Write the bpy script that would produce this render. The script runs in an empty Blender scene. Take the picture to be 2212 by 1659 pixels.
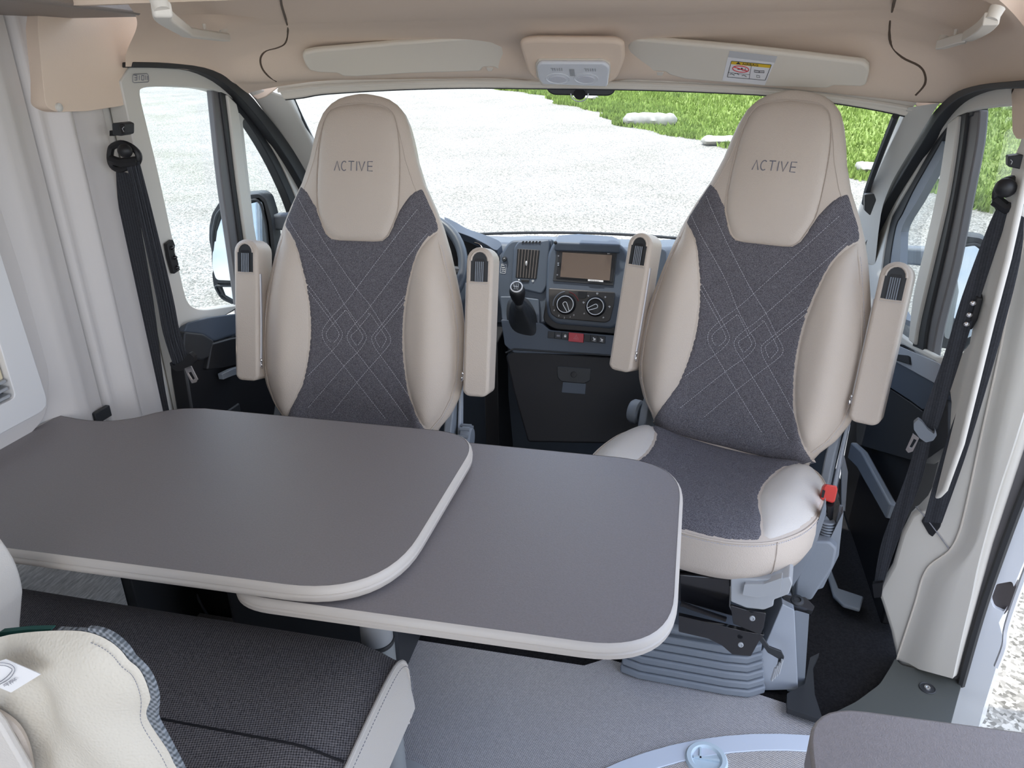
import bpy, math, random
from mathutils import Vector, Matrix
from mathutils.geometry import delaunay_2d_cdt
random.seed(7)
scn = bpy.context.scene
COL = scn.collection
PI = math.pi

# ---------------------------------------------------------------- camera, sky, sun, exposure
FOC, IW, IH = 1611.0, 2212.0, 1659.0
CAM = Vector((.33, 0, 1.43))
_up = Vector((-46, 3731, FOC)).normalized()
_lf = Vector((-7606, 602, -FOC)); _lf = (_lf - _up * _lf.dot(_up)).normalized()
_X = -_lf; _Y = _up.cross(_X)
RC = Matrix((_X, _Y, _up))                      # camera -> world
cam_d = bpy.data.cameras.new('camera'); cam = bpy.data.objects.new('camera', cam_d); COL.objects.link(cam)
cam_d.sensor_width = 36; cam_d.lens = FOC / IW * 36; cam_d.clip_start = .02; cam_d.clip_end = 600
cam.matrix_world = Matrix.Translation(CAM) @ RC.to_4x4()
scn.camera = cam

SKY_STRENGTH = 1.35
SUN_STRENGTH = 2.2
EXPOSURE = 1.2
w = bpy.data.worlds.new('sky'); scn.world = w; w.use_nodes = True
nt = w.node_tree; nt.nodes.clear()
def N(tree, typ, **kw):
    n = tree.nodes.new(typ)
    for k, v in kw.items():
        if k.startswith('i_'):
            key = k[2:]; key = int(key) if key.isdigit() else key
            n.inputs[key].default_value = v
        else: setattr(n, k, v)
    return n
out = N(nt, 'ShaderNodeOutputWorld'); bg = N(nt, 'ShaderNodeBackground'); bg.inputs[1].default_value = SKY_STRENGTH
tc = N(nt, 'ShaderNodeTexCoord'); sep = N(nt, 'ShaderNodeSeparateXYZ')
nt.links.new(tc.outputs['Generated'], sep.inputs[0])
gr = N(nt, 'ShaderNodeValToRGB'); gr.color_ramp.elements[0].color = (.60, .78, 1, 1); gr.color_ramp.elements[1].color = (.22, .45, .95, 1)
gr.color_ramp.elements[1].position = .7
nt.links.new(sep.outputs[2], gr.inputs[0])
nz = N(nt, 'ShaderNodeTexNoise', i_Scale=2.6, i_Detail=8.0, i_Roughness=.55)
mp = N(nt, 'ShaderNodeMapping'); mp.inputs['Scale'].default_value = (1, 1, 2.4)
nt.links.new(tc.outputs['Generated'], mp.inputs[0]); nt.links.new(mp.outputs[0], nz.inputs['Vector'])
cr_ = N(nt, 'ShaderNodeValToRGB'); cr_.color_ramp.elements[0].position = .42; cr_.color_ramp.elements[1].position = .62
nt.links.new(nz.outputs[0], cr_.inputs[0])
mx = N(nt, 'ShaderNodeMixRGB'); mx.inputs[2].default_value = (1.30, 1.24, 1.16, 1)
nt.links.new(cr_.outputs[0], mx.inputs[0]); nt.links.new(gr.outputs[0], mx.inputs[1])
nt.links.new(mx.outputs[0], bg.inputs[0]); nt.links.new(bg.outputs[0], out.inputs[0])

sun_d = bpy.data.lights.new('sun', 'SUN'); sun_d.energy = SUN_STRENGTH; sun_d.angle = .009; sun_d.color = (1, .955, .88)
sun = bpy.data.objects.new('sun', sun_d); COL.objects.link(sun)
sun.rotation_euler = Vector((.23, .06, -1)).to_track_quat('-Z', 'Y').to_euler()

vs = scn.view_settings
vs.view_transform = 'Standard'; vs.look = 'None'; vs.gamma = 1; vs.use_curve_mapping = False; vs.exposure = EXPOSURE

# ---------------------------------------------------------------- picking points in the room
def ray(px, py): return RC @ Vector((px - IW / 2, IH / 2 - py, -FOC))
def at(px, py, x=None, y=None, z=None):
    d = ray(px, py)
    t = (x - CAM.x) / d.x if x is not None else (y - CAM.y) / d.y if y is not None else (z - CAM.z) / d.z
    return CAM + d * t
def atpl(px, py, O, Nn):
    d = ray(px, py); return CAM + d * ((O - CAM).dot(Nn) / d.dot(Nn))
def atfn(px, py, fn, t0=.3, t1=6.0):           # first place along the line of sight where fn changes sign
    d = ray(px, py).normalized(); n = 240; pv = fn(CAM + d * t0); tp = t0
    for i in range(1, n + 1):
        t = t0 + (t1 - t0) * i / n; v = fn(CAM + d * t)
        if (v > 0) != (pv > 0):
            a, b = tp, t
            for _ in range(30):
                m = (a + b) / 2
                if (fn(CAM + d * m) > 0) == (pv > 0): a = m
                else: b = m
            return CAM + d * a
        tp, pv = t, v
    return CAM + d * t1
def lerp(a, b, t): return a + (b - a) * t
def sstep(a, b, x):
    t = max(0, min(1, (x - a) / (b - a))); return t * t * (3 - 2 * t)
def interp(tab, x):
    if x <= tab[0][0]: return tab[0][1]
    for (a, fa), (b, fb) in zip(tab, tab[1:]):
        if x <= b: return fa + (fb - fa) * (x - a) / (b - a)
    return tab[-1][1]
def catmull(pts, n=6, closed=False):
    P = [Vector(p) for p in pts]; out = []; L = len(P)
    rng = range(L) if closed else range(L - 1)
    for i in rng:
        if closed: p0, p1, p2, p3 = P[i - 1], P[i], P[(i + 1) % L], P[(i + 2) % L]
        else: p0, p1, p2, p3 = P[max(i - 1, 0)], P[i], P[i + 1], P[min(i + 2, L - 1)]
        for k in range(n):
            t = k / n
            out.append(.5 * ((2 * p1) + (-p0 + p2) * t + (2 * p0 - 5 * p1 + 4 * p2 - p3) * t * t + (-p0 + 3 * p1 - 3 * p2 + p3) * t ** 3))
    if not closed: out.append(P[-1])
    return out
def rnd(pts, r, n=5):                          # round the corners of a closed polygon
    P = [Vector(p) for p in pts]; out = []; L = len(P)
    for i in range(L):
        rr = r[i] if isinstance(r, (list, tuple)) else r
        a, b, c = P[i - 1], P[i], P[(i + 1) % L]
        la, lc = (a - b).length, (c - b).length
        k = min(rr, la * .48, lc * .48)
        if k < 1e-5: out.append(b); continue
        s, e = b + (a - b).normalized() * k, b + (c - b).normalized() * k
        for j in range(n + 1):
            t = j / n; out.append(s * (1 - t) ** 2 + b * 2 * t * (1 - t) + e * t * t)
    return out

# ---------------------------------------------------------------- objects
WM = {}
def tag(o, label=None, cat=None, group=None, kind=None):
    if label: o['label'] = label
    if cat: o['category'] = cat
    if group: o['group'] = group
    if kind: o['kind'] = kind
    return o
def thing(name, label, cat, loc=(0, 0, 0), rotz=0, group=None):
    o = bpy.data.objects.new(name, None); COL.objects.link(o); o.empty_display_size = .05
    o.location = loc; o.rotation_euler = (0, 0, rotz)
    WM[o.name] = Matrix.Translation(Vector(loc)) @ Matrix.Rotation(rotz, 4, 'Z')
    return tag(o, label, cat, group)
def obj(name, verts, faces, m, parent=None, smooth=True, bevel=0, seg=2, local=False, sub=0, ang=40, kind=None, label=None):
    verts = [Vector(v) for v in verts]
    if parent is not None:
        if not local:
            inv = WM[parent.name].inverted(); verts = [inv @ v for v in verts]
        W = WM[parent.name]; loc = Vector((0, 0, 0))
    else:
        lo = Vector([min(v[i] for v in verts) for i in range(3)]); hi = Vector([max(v[i] for v in verts) for i in range(3)])
        loc = Vector(((lo.x + hi.x) / 2, (lo.y + hi.y) / 2, lo.z)); verts = [v - loc for v in verts]
        W = Matrix.Translation(loc)
    me = bpy.data.meshes.new(name); me.from_pydata([tuple(v) for v in verts], [], faces); me.validate(); me.update()
    o = bpy.data.objects.new(name, me); COL.objects.link(o); o.location = loc
    if parent is not None: o.parent = parent
    WM[o.name] = W
    me.materials.append(m)
    if smooth:
        me.polygons.foreach_set('use_smooth', [True] * len(me.polygons))
        me.set_sharp_from_angle(angle=math.radians(ang))
    if bevel:
        b = o.modifiers.new('bevel', 'BEVEL'); b.width = bevel; b.segments = seg; b.limit_method = 'ANGLE'; b.angle_limit = math.radians(35); b.harden_normals = False
    if sub:
        s = o.modifiers.new('sub', 'SUBSURF'); s.levels = sub; s.render_levels = sub
    if kind: o['kind'] = kind
    if label: o['label'] = label
    return o
def struct(o): o['kind'] = 'structure'; return o

class MB:                                       # collects shapes into one mesh
    def __init__(s): s.v = []; s.f = []
    def add(s, v, f):
        k = len(s.v); s.v += [Vector(a) for a in v]; s.f += [tuple(i + k for i in q) for q in f]; return s
    def box(s, c, size, rot=None):
        c = Vector(c); h = Vector(size) / 2; R = rot or Matrix.Identity(3)
        v = [c + R @ Vector((x * h.x, y * h.y, z * h.z)) for z in (-1, 1) for y in (-1, 1) for x in (-1, 1)]
        return s.add(v, [(0, 2, 3, 1), (4, 5, 7, 6), (0, 1, 5, 4), (2, 6, 7, 3), (0, 4, 6, 2), (1, 3, 7, 5)])
    def tube(s, pts, r, n=8, closed=False, flat=1.0):
        P = [Vector(p) for p in pts]; L = len(P); v = []; f = []
        up = None
        for i, p in enumerate(P):
            a = P[i - 1] if (i > 0 or closed) else p; b = P[(i + 1) % L] if (i < L - 1 or closed) else p
            t = (b - a)
            t = t.normalized() if t.length > 1e-9 else Vector((0, 0, 1))
            if up is None: up = Vector((0, 0, 1)) if abs(t.z) < .9 else Vector((1, 0, 0))
            sx = t.cross(up)
            if sx.length < 1e-6: sx = t.orthogonal()
            sx.normalize(); sy = sx.cross(t).normalized(); up = sy
            rr = r[i] if isinstance(r, (list, tuple)) else r
            for k in range(n):
                q = 2 * PI * k / n; v.append(p + sx * math.cos(q) * rr + sy * math.sin(q) * rr * flat)
        for i in range(L if closed else L - 1):
            j = (i + 1) % L
            for k in range(n): f.append((i * n + k, i * n + (k + 1) % n, j * n + (k + 1) % n, j * n + k))
        if not closed: f.append(tuple(range(n))[::-1]); f.append(tuple((L - 1) * n + k for k in range(n)))
        return s.add(v, f)
    def lathe(s, prof, O=(0, 0, 0), ax=(0, 0, 1), n=24, caps=True):
        ax = Vector(ax).normalized(); a = ax.orthogonal().normalized(); b = ax.cross(a); O = Vector(O)
        v = []; f = []
        for r, h in prof:
            for k in range(n):
                q = 2 * PI * k / n; v.append(O + ax * h + (a * math.cos(q) + b * math.sin(q)) * r)
        for i in range(len(prof) - 1):
            for k in range(n): f.append((i * n + k, i * n + (k + 1) % n, (i + 1) * n + (k + 1) % n, (i + 1) * n + k))
        if caps: f.append(tuple(range(n))[::-1]); f.append(tuple((len(prof) - 1) * n + k for k in range(n)))
        return s.add(v, f)
    def sphere(s, c, r, n=12, m=8):
        c = Vector(c); r = Vector(r) if hasattr(r, '__len__') else Vector((r, r, r))
        v = [c + Vector((0, 0, r.z))]; f = []
        for i in range(1, m):
            for k in range(n):
                th, ph = PI * i / m, 2 * PI * k / n
                v.append(c + Vector((math.sin(th) * math.cos(ph) * r.x, math.sin(th) * math.sin(ph) * r.y, math.cos(th) * r.z)))
        v.append(c - Vector((0, 0, r.z)))
        for k in range(n): f.append((0, 1 + k, 1 + (k + 1) % n)); f.append((len(v) - 1, 1 + (m - 2) * n + (k + 1) % n, 1 + (m - 2) * n + k))
        for i in range(m - 2):
            for k in range(n): f.append((1 + i * n + k, 1 + (i + 1) * n + k, 1 + (i + 1) * n + (k + 1) % n, 1 + i * n + (k + 1) % n))
        return s.add(v, f)
    def slab(s, pts, nv, thick, holes=()):
        v, f = slab_mesh(pts, nv, thick, holes); return s.add(v, f)
    def build(s, name, m, parent=None, **k): return obj(name, s.v, s.f, m, parent, **k)

def inside(p, poly):
    c = False; x, y = p; j = len(poly) - 1
    for i in range(len(poly)):
        xi, yi = poly[i]; xj, yj = poly[j]
        if (yi > y) != (yj > y) and x < (xj - xi) * (y - yi) / (yj - yi) + xi: c = not c
        j = i
    return c
def fill2d(outer, holes=(), step=None):
    loops = [list(map(tuple, outer))] + [list(map(tuple, h)) for h in holes]
    co = []; ed = []
    for L in loops:
        k = len(co); co += [Vector(p[:2]) for p in L]; ed += [(k + i, k + (i + 1) % len(L)) for i in range(len(L))]
    if step:
        xs = [p[0] for p in outer]; ys = [p[1] for p in outer]; y = min(ys) + step / 2; r = 0
        segs = [(a, b) for L in loops for a, b in zip(L, L[1:] + L[:1])]
        while y < max(ys):
            x = min(xs) + (step / 2 if r % 2 else 0); r += 1
            while x < max(xs):
                if inside((x, y), loops[0]) and not any(inside((x, y), h) for h in loops[1:]) and segd((x, y), segs) > step * .45: co.append(Vector((x, y)))
                x += step
            y += step * .87
    vv, _, ff, *_ = delaunay_2d_cdt(co, ed, [], 0, 1e-6)
    tris = []
    for t in ff:
        cx = sum(vv[i].x for i in t) / len(t); cy = sum(vv[i].y for i in t) / len(t)
        if inside((cx, cy), loops[0]) and not any(inside((cx, cy), h) for h in loops[1:]):
            a, b, c = vv[t[0]], vv[t[1]], vv[t[2]]
            if abs((b - a).cross(c - a)) > 1e-12:
                tris.append(tuple(t) if (b - a).cross(c - a) > 0 else tuple(reversed(t)))
    return [(p.x, p.y) for p in vv], tris
def segd(p, segs):
    best = 1e9; x, y = p
    for (ax, ay), (bx, by) in segs:
        dx, dy = bx - ax, by - ay; L = dx * dx + dy * dy
        t = 0 if L == 0 else max(0, min(1, ((x - ax) * dx + (y - ay) * dy) / L))
        d = (ax + dx * t - x) ** 2 + (ay + dy * t - y) ** 2
        if d < best: best = d
    return math.sqrt(best)
def slab_mesh(pts, nv, thick, holes=()):        # flat outline pts, front side towards nv, extruded back by thick
    nv = Vector(nv).normalized(); P = [Vector(p) for p in pts]; O = sum(P, Vector()) / len(P)
    a = nv.orthogonal().normalized(); b = nv.cross(a)
    f2 = lambda p: ((Vector(p) - O).dot(a), (Vector(p) - O).dot(b))
    loops = [[f2(p) for p in P]] + [[f2(p) for p in h] for h in holes]
    if not holes:
        A_ = sum(p[0] * q[1] - q[0] * p[1] for p, q in zip(loops[0], loops[0][1:] + loops[0][:1]))
        if A_ < 0: P = P[::-1]
        n = len(P); return P + [p - nv * thick for p in P], [tuple(range(n)), tuple(reversed(range(n, 2 * n)))] + [(i, i + n, (i + 1) % n + n, (i + 1) % n) for i in range(n)]
    v2, tri = fill2d(loops[0], loops[1:])
    n = len(v2); front = [O + a * x + b * y for x, y in v2]; back = [p - nv * thick for p in front]
    F = [t for t in tri] + [tuple(i + n for i in reversed(t)) for t in tri]
    cnt = {}
    for t in tri:
        for i in range(3): cnt[(t[i], t[(i + 1) % 3])] = 1
    for (i, j) in list(cnt):
        if (j, i) not in cnt: F.append((j, i, i + n, j + n))
    return front + back, F
def slab(name, pts, nv, thick, m, parent=None, bevel=.002, holes=(), seg=2, **k):
    v, f = slab_mesh(pts, nv, thick, holes); return obj(name, v, f, m, parent, bevel=bevel, seg=seg, **k)
def pp(L, **k): return [at(x, y, **k) for x, y in L]
def ppl(L, O, Nn): return [atpl(x, y, O, Nn) for x, y in L]
def strip(name, A, B, nv, thick, m, parent=None, bevel=.0015, mb=None, **k):   # ribbon between two rails with thickness
    nv = Vector(nv).normalized() * thick; v = []; f = []
    for p, q in zip(A, B): v += [Vector(p), Vector(q), Vector(q) - nv, Vector(p) - nv]
    for i in range(len(A) - 1):
        a = 4 * i
        for j in range(4): f.append((a + j, a + (j + 1) % 4, a + 4 + (j + 1) % 4, a + 4 + j))
    f.append((3, 2, 1, 0)); e = 4 * (len(A) - 1); f.append((e, e + 1, e + 2, e + 3))
    if mb is not None: mb.add(v, f); return mb
    return obj(name, v, f, m, parent, bevel=bevel, **k)
def grid(name, fn, nu, nv, m, parent=None, thick=None, **k):
    v = [fn(i / nu, j / nv) for j in range(nv + 1) for i in range(nu + 1)]
    f = [(j * (nu + 1) + i, j * (nu + 1) + i + 1, (j + 1) * (nu + 1) + i + 1, (j + 1) * (nu + 1) + i) for j in range(nv) for i in range(nu)]
    o = obj(name, v, f, m, parent, **k)
    if thick:
        s = o.modifiers.new('solid', 'SOLIDIFY'); s.thickness = thick; s.offset = -1
    return o
def dup_tree(o, parent=None):
    c = o.copy(); COL.objects.link(c); c.parent = parent
    for ch in [x for x in list(COL.objects) if x.parent == o]: dup_tree(ch, c)
    return c

# ---------------------------------------------------------------- materials
MT = {}
def mat(name, col, rough=.5, metal=0, spec=.5, bump=0, bscale=60, var=0, vscale=4, btype='noise', coat=0, sheen=0, detail=3, aniso=None):
    m = bpy.data.materials.new(name); m.use_nodes = True; t = m.node_tree; b = t.nodes['Principled BSDF']
    b.inputs['Base Color'].default_value = (*col, 1); b.inputs['Roughness'].default_value = rough; b.inputs['Metallic'].default_value = metal
    b.inputs['Specular IOR Level'].default_value = spec
    if coat: b.inputs['Coat Weight'].default_value = coat; b.inputs['Coat Roughness'].default_value = .1
    if sheen: b.inputs['Sheen Weight'].default_value = sheen
    tcn = N(t, 'ShaderNodeTexCoord')
    if bump:
        if btype == 'voronoi':
            n = N(t, 'ShaderNodeTexVoronoi', feature='SMOOTH_F1'); n.inputs['Scale'].default_value = bscale; o = n.outputs['Distance']
        else:
            n = N(t, 'ShaderNodeTexNoise'); n.inputs['Scale'].default_value = bscale; n.inputs['Detail'].default_value = detail; o = n.outputs[0]
        t.links.new(tcn.outputs['Object'], n.inputs['Vector'])
        bp = N(t, 'ShaderNodeBump'); bp.inputs['Strength'].default_value = bump; bp.inputs['Distance'].default_value = .002
        t.links.new(o, bp.inputs['Height']); t.links.new(bp.outputs[0], b.inputs['Normal'])
    if var:
        n = N(t, 'ShaderNodeTexNoise'); n.inputs['Scale'].default_value = vscale; n.inputs['Detail'].default_value = 4
        mpn = N(t, 'ShaderNodeMapping')
        if aniso: mpn.inputs['Scale'].default_value = aniso
        t.links.new(tcn.outputs['Object'], mpn.inputs[0]); t.links.new(mpn.outputs[0], n.inputs['Vector'])
        r = N(t, 'ShaderNodeValToRGB'); r.color_ramp.elements[0].position = .3; r.color_ramp.elements[1].position = .7
        r.color_ramp.elements[0].color = (*[c * (1 - var) for c in col], 1); r.color_ramp.elements[1].color = (*[min(1, c * (1 + var)) for c in col], 1)
        t.links.new(n.outputs[0], r.inputs[0]); t.links.new(r.outputs[0], b.inputs['Base Color'])
    MT[name] = m; return m
def weave(name, dark, light, scale, rough=.85, bump=.5, rot=0, axes=(0, 1), amt=.55, speck=.35):
    m = bpy.data.materials.new(name); m.use_nodes = True; t = m.node_tree; b = t.nodes['Principled BSDF']; L = t.links.new
    b.inputs['Roughness'].default_value = rough; b.inputs['Specular IOR Level'].default_value = .25
    tcn = N(t, 'ShaderNodeTexCoord'); mp_ = N(t, 'ShaderNodeMapping'); mp_.inputs['Rotation'].default_value = (0, 0, rot)
    L(tcn.outputs['Object'], mp_.inputs[0]); sp = N(t, 'ShaderNodeSeparateXYZ'); L(mp_.outputs[0], sp.inputs[0])
    def sn(o, s):
        a = N(t, 'ShaderNodeMath', operation='MULTIPLY'); a.inputs[1].default_value = s; L(o, a.inputs[0])
        q = N(t, 'ShaderNodeMath', operation='SINE'); L(a.outputs[0], q.inputs[0]); return q.outputs[0]
    p = N(t, 'ShaderNodeMath', operation='MULTIPLY'); L(sn(sp.outputs[axes[0]], scale), p.inputs[0]); L(sn(sp.outputs[axes[1]], scale), p.inputs[1])
    h = N(t, 'ShaderNodeMapRange'); h.inputs[1].default_value = -.6; h.inputs[2].default_value = .6; L(p.outputs[0], h.inputs[0])
    nn = N(t, 'ShaderNodeTexNoise'); nn.inputs['Scale'].default_value = scale * .28; nn.inputs['Detail'].default_value = 2; L(mp_.outputs[0], nn.inputs['Vector'])
    md = N(t, 'ShaderNodeMath', operation='MULTIPLY'); md.inputs[1].default_value = amt; L(h.outputs[0], md.inputs[0])
    nm = N(t, 'ShaderNodeMapRange'); nm.inputs[1].default_value = .35; nm.inputs[2].default_value = .7; nm.inputs[4].default_value = speck; L(nn.outputs[0], nm.inputs[0])
    ad = N(t, 'ShaderNodeMath', operation='ADD', use_clamp=True); L(md.outputs[0], ad.inputs[0]); L(nm.outputs[0], ad.inputs[1])
    c = N(t, 'ShaderNodeMixRGB'); c.inputs[1].default_value = (*dark, 1); c.inputs[2].default_value = (*light, 1); L(ad.outputs[0], c.inputs[0]); L(c.outputs[0], b.inputs['Base Color'])
    bp = N(t, 'ShaderNodeBump'); bp.inputs['Strength'].default_value = bump; bp.inputs['Distance'].default_value = .0012; L(h.outputs[0], bp.inputs['Height']); L(bp.outputs[0], b.inputs['Normal'])
    MT[name] = m; return m
def glassmat(name, tint=(.93, .97, .96), refl=1.0):
    m = bpy.data.materials.new(name); m.use_nodes = True; t = m.node_tree; t.nodes.clear(); L = t.links.new
    o = N(t, 'ShaderNodeOutputMaterial'); mixs = N(t, 'ShaderNodeMixShader'); tr = N(t, 'ShaderNodeBsdfTransparent'); gl = N(t, 'ShaderNodeBsdfGlossy'); fr = N(t, 'ShaderNodeLayerWeight'); fr.inputs[0].default_value = .5; pw = N(t, 'ShaderNodeMath', operation='POWER'); pw.inputs[1].default_value = 5; L(fr.outputs['Facing'], pw.inputs[0]); ma = N(t, 'ShaderNodeMath', operation='MULTIPLY_ADD'); ma.inputs[1].default_value = .9; ma.inputs[2].default_value = .045; L(pw.outputs[0], ma.inputs[0])
    tr.inputs[0].default_value = (*tint, 1); gl.inputs['Roughness'].default_value = 0
    mm = N(t, 'ShaderNodeMath', operation='MULTIPLY'); mm.inputs[1].default_value = refl; L(ma.outputs[0], mm.inputs[0]); L(mm.outputs[0], mixs.inputs[0])
    L(tr.outputs[0], mixs.inputs[1]); L(gl.outputs[0], mixs.inputs[2]); L(mixs.outputs[0], o.inputs[0]); MT[name] = m; return m

leather = mat('beige_leather', (.55, .475, .41), .48, spec=.35, bump=.25, bscale=420, btype='voronoi')
leather_w = mat('pale_leather', (.60, .56, .52), .45, spec=.35, bump=.2, bscale=420, btype='voronoi')
headl = mat('headliner', (.73, .59, .475), .8, spec=.2, bump=.15, bscale=500)
trimb = mat('beige_trim', (.66, .61, .54), .55, spec=.3, bump=.06, bscale=300)
trimg = mat('grey_beige_trim', (.60, .575, .53), .5, spec=.35, bump=.05, bscale=300)
wallm = mat('wall_trim', (.60, .56, .535), .5, spec=.35, bump=.04, bscale=200)
visorm = mat('visor_vinyl', (.72, .66, .57), .6, spec=.3, bump=.08, bscale=420)
whitep = mat('white_plastic', (.70, .685, .68), .4)
paint = mat('white_car_paint', (.78, .81, .86), .18, spec=.6, coat=.6)
dash = mat('dash_plastic', (.062, .078, .105), .5, spec=.45, bump=.12, bscale=700)
dash2 = mat('dark_plastic', (.028, .03, .034), .5, spec=.4, bump=.1, bscale=600)
black = mat('black_plastic', (.012, .012, .014), .45, spec=.4)
blackg = mat('gloss_black_steel', (.010, .010, .012), .16, spec=.6, coat=.5)
carpet = mat('black_carpet', (.016, .0155, .017), .95, spec=.1, bump=.5, bscale=500, var=.3, vscale=180)
rubber = mat('rubber_seal', (.028, .029, .032), .55, spec=.4)
rubberg = mat('grey_rubber_seal', (.13, .125, .13), .55, spec=.4)
belt = weave('belt_webbing', (.018, .019, .023), (.045, .048, .058), 900, rough=.6, bump=.2)
fabric = weave('seat_fabric', (.045, .040, .050), (.32, .31, .335), 1500, axes=(0, 2), amt=.30, speck=.38)
fabric_top = weave('seat_fabric_flat', (.045, .040, .050), (.32, .31, .335), 1500, axes=(0, 1), amt=.30, speck=.38)
bfabric = weave('bench_fabric', (.028, .026, .030), (.48, .45, .46), 1100, rot=.5, axes=(0, 1), amt=.34, speck=.16)
floorm = weave('woven_vinyl', (.17, .165, .175), (.62, .60, .61), 1150, rot=.15, rough=.5, bump=.35, amt=.75, speck=.25)
floorm2 = weave('woven_vinyl_step', (.20, .19, .19), (.70, .66, .64), 1150, rot=.15, rough=.5, bump=.35, amt=.75, speck=.25)
tablem = mat('table_laminate', (.225, .203, .207), .42, spec=.5, bump=.2, bscale=900, var=.06, vscale=300)
edgem = mat('table_edge_band', (.55, .50, .455), .45)
greyp = mat('grey_blue_plastic', (.19, .21, .24), .5, spec=.4, bump=.1, bscale=600)
greyl = mat('light_grey_plastic', (.34, .365, .41), .45, spec=.4)
silver = mat('silver_grey_plastic', (.36, .37, .385), .4, spec=.5)
chrome = mat('chrome', (.75, .75, .77), .15, metal=1)
mirrorm = mat('mirror_glass', (.42, .44, .46), .01, metal=1)
redm = mat('red_plastic', (.55, .045, .035), .4)
redh = mat('hazard_red', (.42, .03, .045), .4)
thread = mat('pale_thread', (.50, .49, .53), .7)
threadd = mat('grey_thread', (.22, .22, .25), .7)
zipm = mat('zip_tape', (.62, .61, .64), .5)
printw = mat('white_print', (.75, .75, .75), .6)
printk = mat('black_print', (.03, .03, .03), .6)
yellow = mat('warning_yellow', (.75, .50, .03), .6)
redp = mat('warning_red', (.65, .05, .06), .6)
paper = mat('label_paper', (.80, .79, .80), .5)
wood = mat('grey_wood_laminate', (.50, .49, .475), .5, var=.32, vscale=18, aniso=(1, 2.2, 14), bump=.15, bscale=120)
taupe = mat('taupe_laminate', (.22, .18, .155), .5, var=.05, vscale=300)
lens = mat('clear_lamp_lens', (.66, .68, .72), .18, spec=.6, coat=.4)
glass = glassmat('window_glass')
glassd = glassmat('side_glass', (.91, .945, .945))
screenm = mat('screen_glass', (.30, .235, .20), .08, metal=.85, spec=.6)  # brown of the reflected ceiling is put into the glass colour
teal = mat('teal_fabric', (.01, .09, .08), .8)
# ---------------------------------------------------------------- outside: ground, verge, stones
def gz(x, y): return -.65 + .05 * max(0, y - 3.5)
def verge(x, y): return x - (interp([(6, 7.5), (8, 5.6), (10.4, 3.9), (11.2, 3.5), (13.2, 2.5), (16, .3), (19.8, -1.7), (24, -3.6), (28, -6.4), (35, -11), (60, -28)], y) + .25 * math.sin(y * 1.3) + .12 * math.sin(y * 4.1))
gravel = mat('gravel', (.56, .535, .475), .9, spec=.2, bump=.9, bscale=38, var=.28, vscale=30, detail=6)
gt = gravel.node_tree
def two_scale(m, c1, c2, s1, s2):
    t = m.node_tree; b = t.nodes['Principled BSDF']
    tc_ = N(t, 'ShaderNodeTexCoord'); v1 = N(t, 'ShaderNodeTexVoronoi', i_Scale=s1); n2 = N(t, 'ShaderNodeTexNoise', i_Scale=s2, i_Detail=5.0)
    t.links.new(tc_.outputs['Object'], v1.inputs['Vector']); t.links.new(tc_.outputs['Object'], n2.inputs['Vector'])
    sp = N(t, 'ShaderNodeSeparateColor'); t.links.new(v1.outputs['Color'], sp.inputs[0])
    r1 = N(t, 'ShaderNodeMixRGB'); r1.inputs[1].default_value = (*c1, 1); r1.inputs[2].default_value = (*c2, 1); t.links.new(sp.outputs[0], r1.inputs[0])
    r2 = N(t, 'ShaderNodeMixRGB', blend_type='MULTIPLY'); r2.inputs[0].default_value = .55
    cr = N(t, 'ShaderNodeValToRGB'); cr.color_ramp.elements[0].position = .35; cr.color_ramp.elements[1].position = .65; cr.color_ramp.elements[0].color = (.62, .58, .5, 1)
    t.links.new(n2.outputs[0], cr.inputs[0]); t.links.new(r1.outputs[0], r2.inputs[1]); t.links.new(cr.outputs[0], r2.inputs[2]); t.links.new(r2.outputs[0], b.inputs['Base Color'])
two_scale(gravel, (.12, .115, .10), (.54, .52, .47), 70, .9)
grassm = mat('meadow_grass', (.20, .30, .05), .9, spec=.15, bump=1, bscale=30, detail=8)
two_scale(grassm, (.12, .19, .035), (.31, .37, .11), 40, 1.3)
def gsurf(name, m, f0, ys):
    v = []; f = []; W_ = [f0(y) for y in ys]; K = 12
    for y, (a, b) in zip(ys, W_):
        for k in range(K + 1):
            x = lerp(a, b, k / K); v.append((x, y, gz(x, y) + (0 if m is gravel else .012)))
    for j in range(len(ys) - 1):
        for k in range(K): q = j * (K + 1) + k; f.append((q, q + 1, q + K + 2, q + K + 1))
    return obj(name, v, f, m)
ysg = [-25, -8, 0, 3.5, 5, 7, 10, 14, 20, 30, 45, 70, 120]
o = struct(gsurf('ground', gravel, lambda y: (-70, 40), ysg))
yv = [6 + .35 * i for i in range(120)] + [50 + 4 * i for i in range(12)]
o = gsurf('grass_verge', grassm, lambda y: (verge(0, y) * -1, 60), yv); struct(o)
# blades along the edge of the meadow and on it
bv = []; bf = []
gb = mat('grass_blades', (.20, .27, .06), .8, spec=.2, var=.35, vscale=3)
cnt = 0
while cnt < 42000:
    y = 7 + 24 * random.random() ** 1.3; e = -verge(0, y)
    x = e + (random.random() ** 2.2) * 11 - .25 * random.random()
    if x > 1.2 + y * .62: continue
    h = random.uniform(.03, .08) * (1 + y / 26); a = random.random() * PI; wv = .010 + y * .0008
    dx, dy = math.cos(a) * wv, math.sin(a) * wv; z = gz(x, y) + .005; k = len(bv)
    bv += [(x - dx, y - dy, z), (x + dx, y + dy, z), (x + random.uniform(-.05, .05), y + random.uniform(-.05, .05), z + h)]
    bf.append((k, k + 1, k + 2)); cnt += 1
tag(obj('meadow_grass', bv, bf, gb, smooth=False), 'bright green meadow grass beyond the gravel, uphill of the windscreen', 'grass', kind='stuff')
stone = mat('pale_stone', (.34, .32, .28), .9, bump=.8, bscale=9, var=.18, vscale=6, detail=6)
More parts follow.
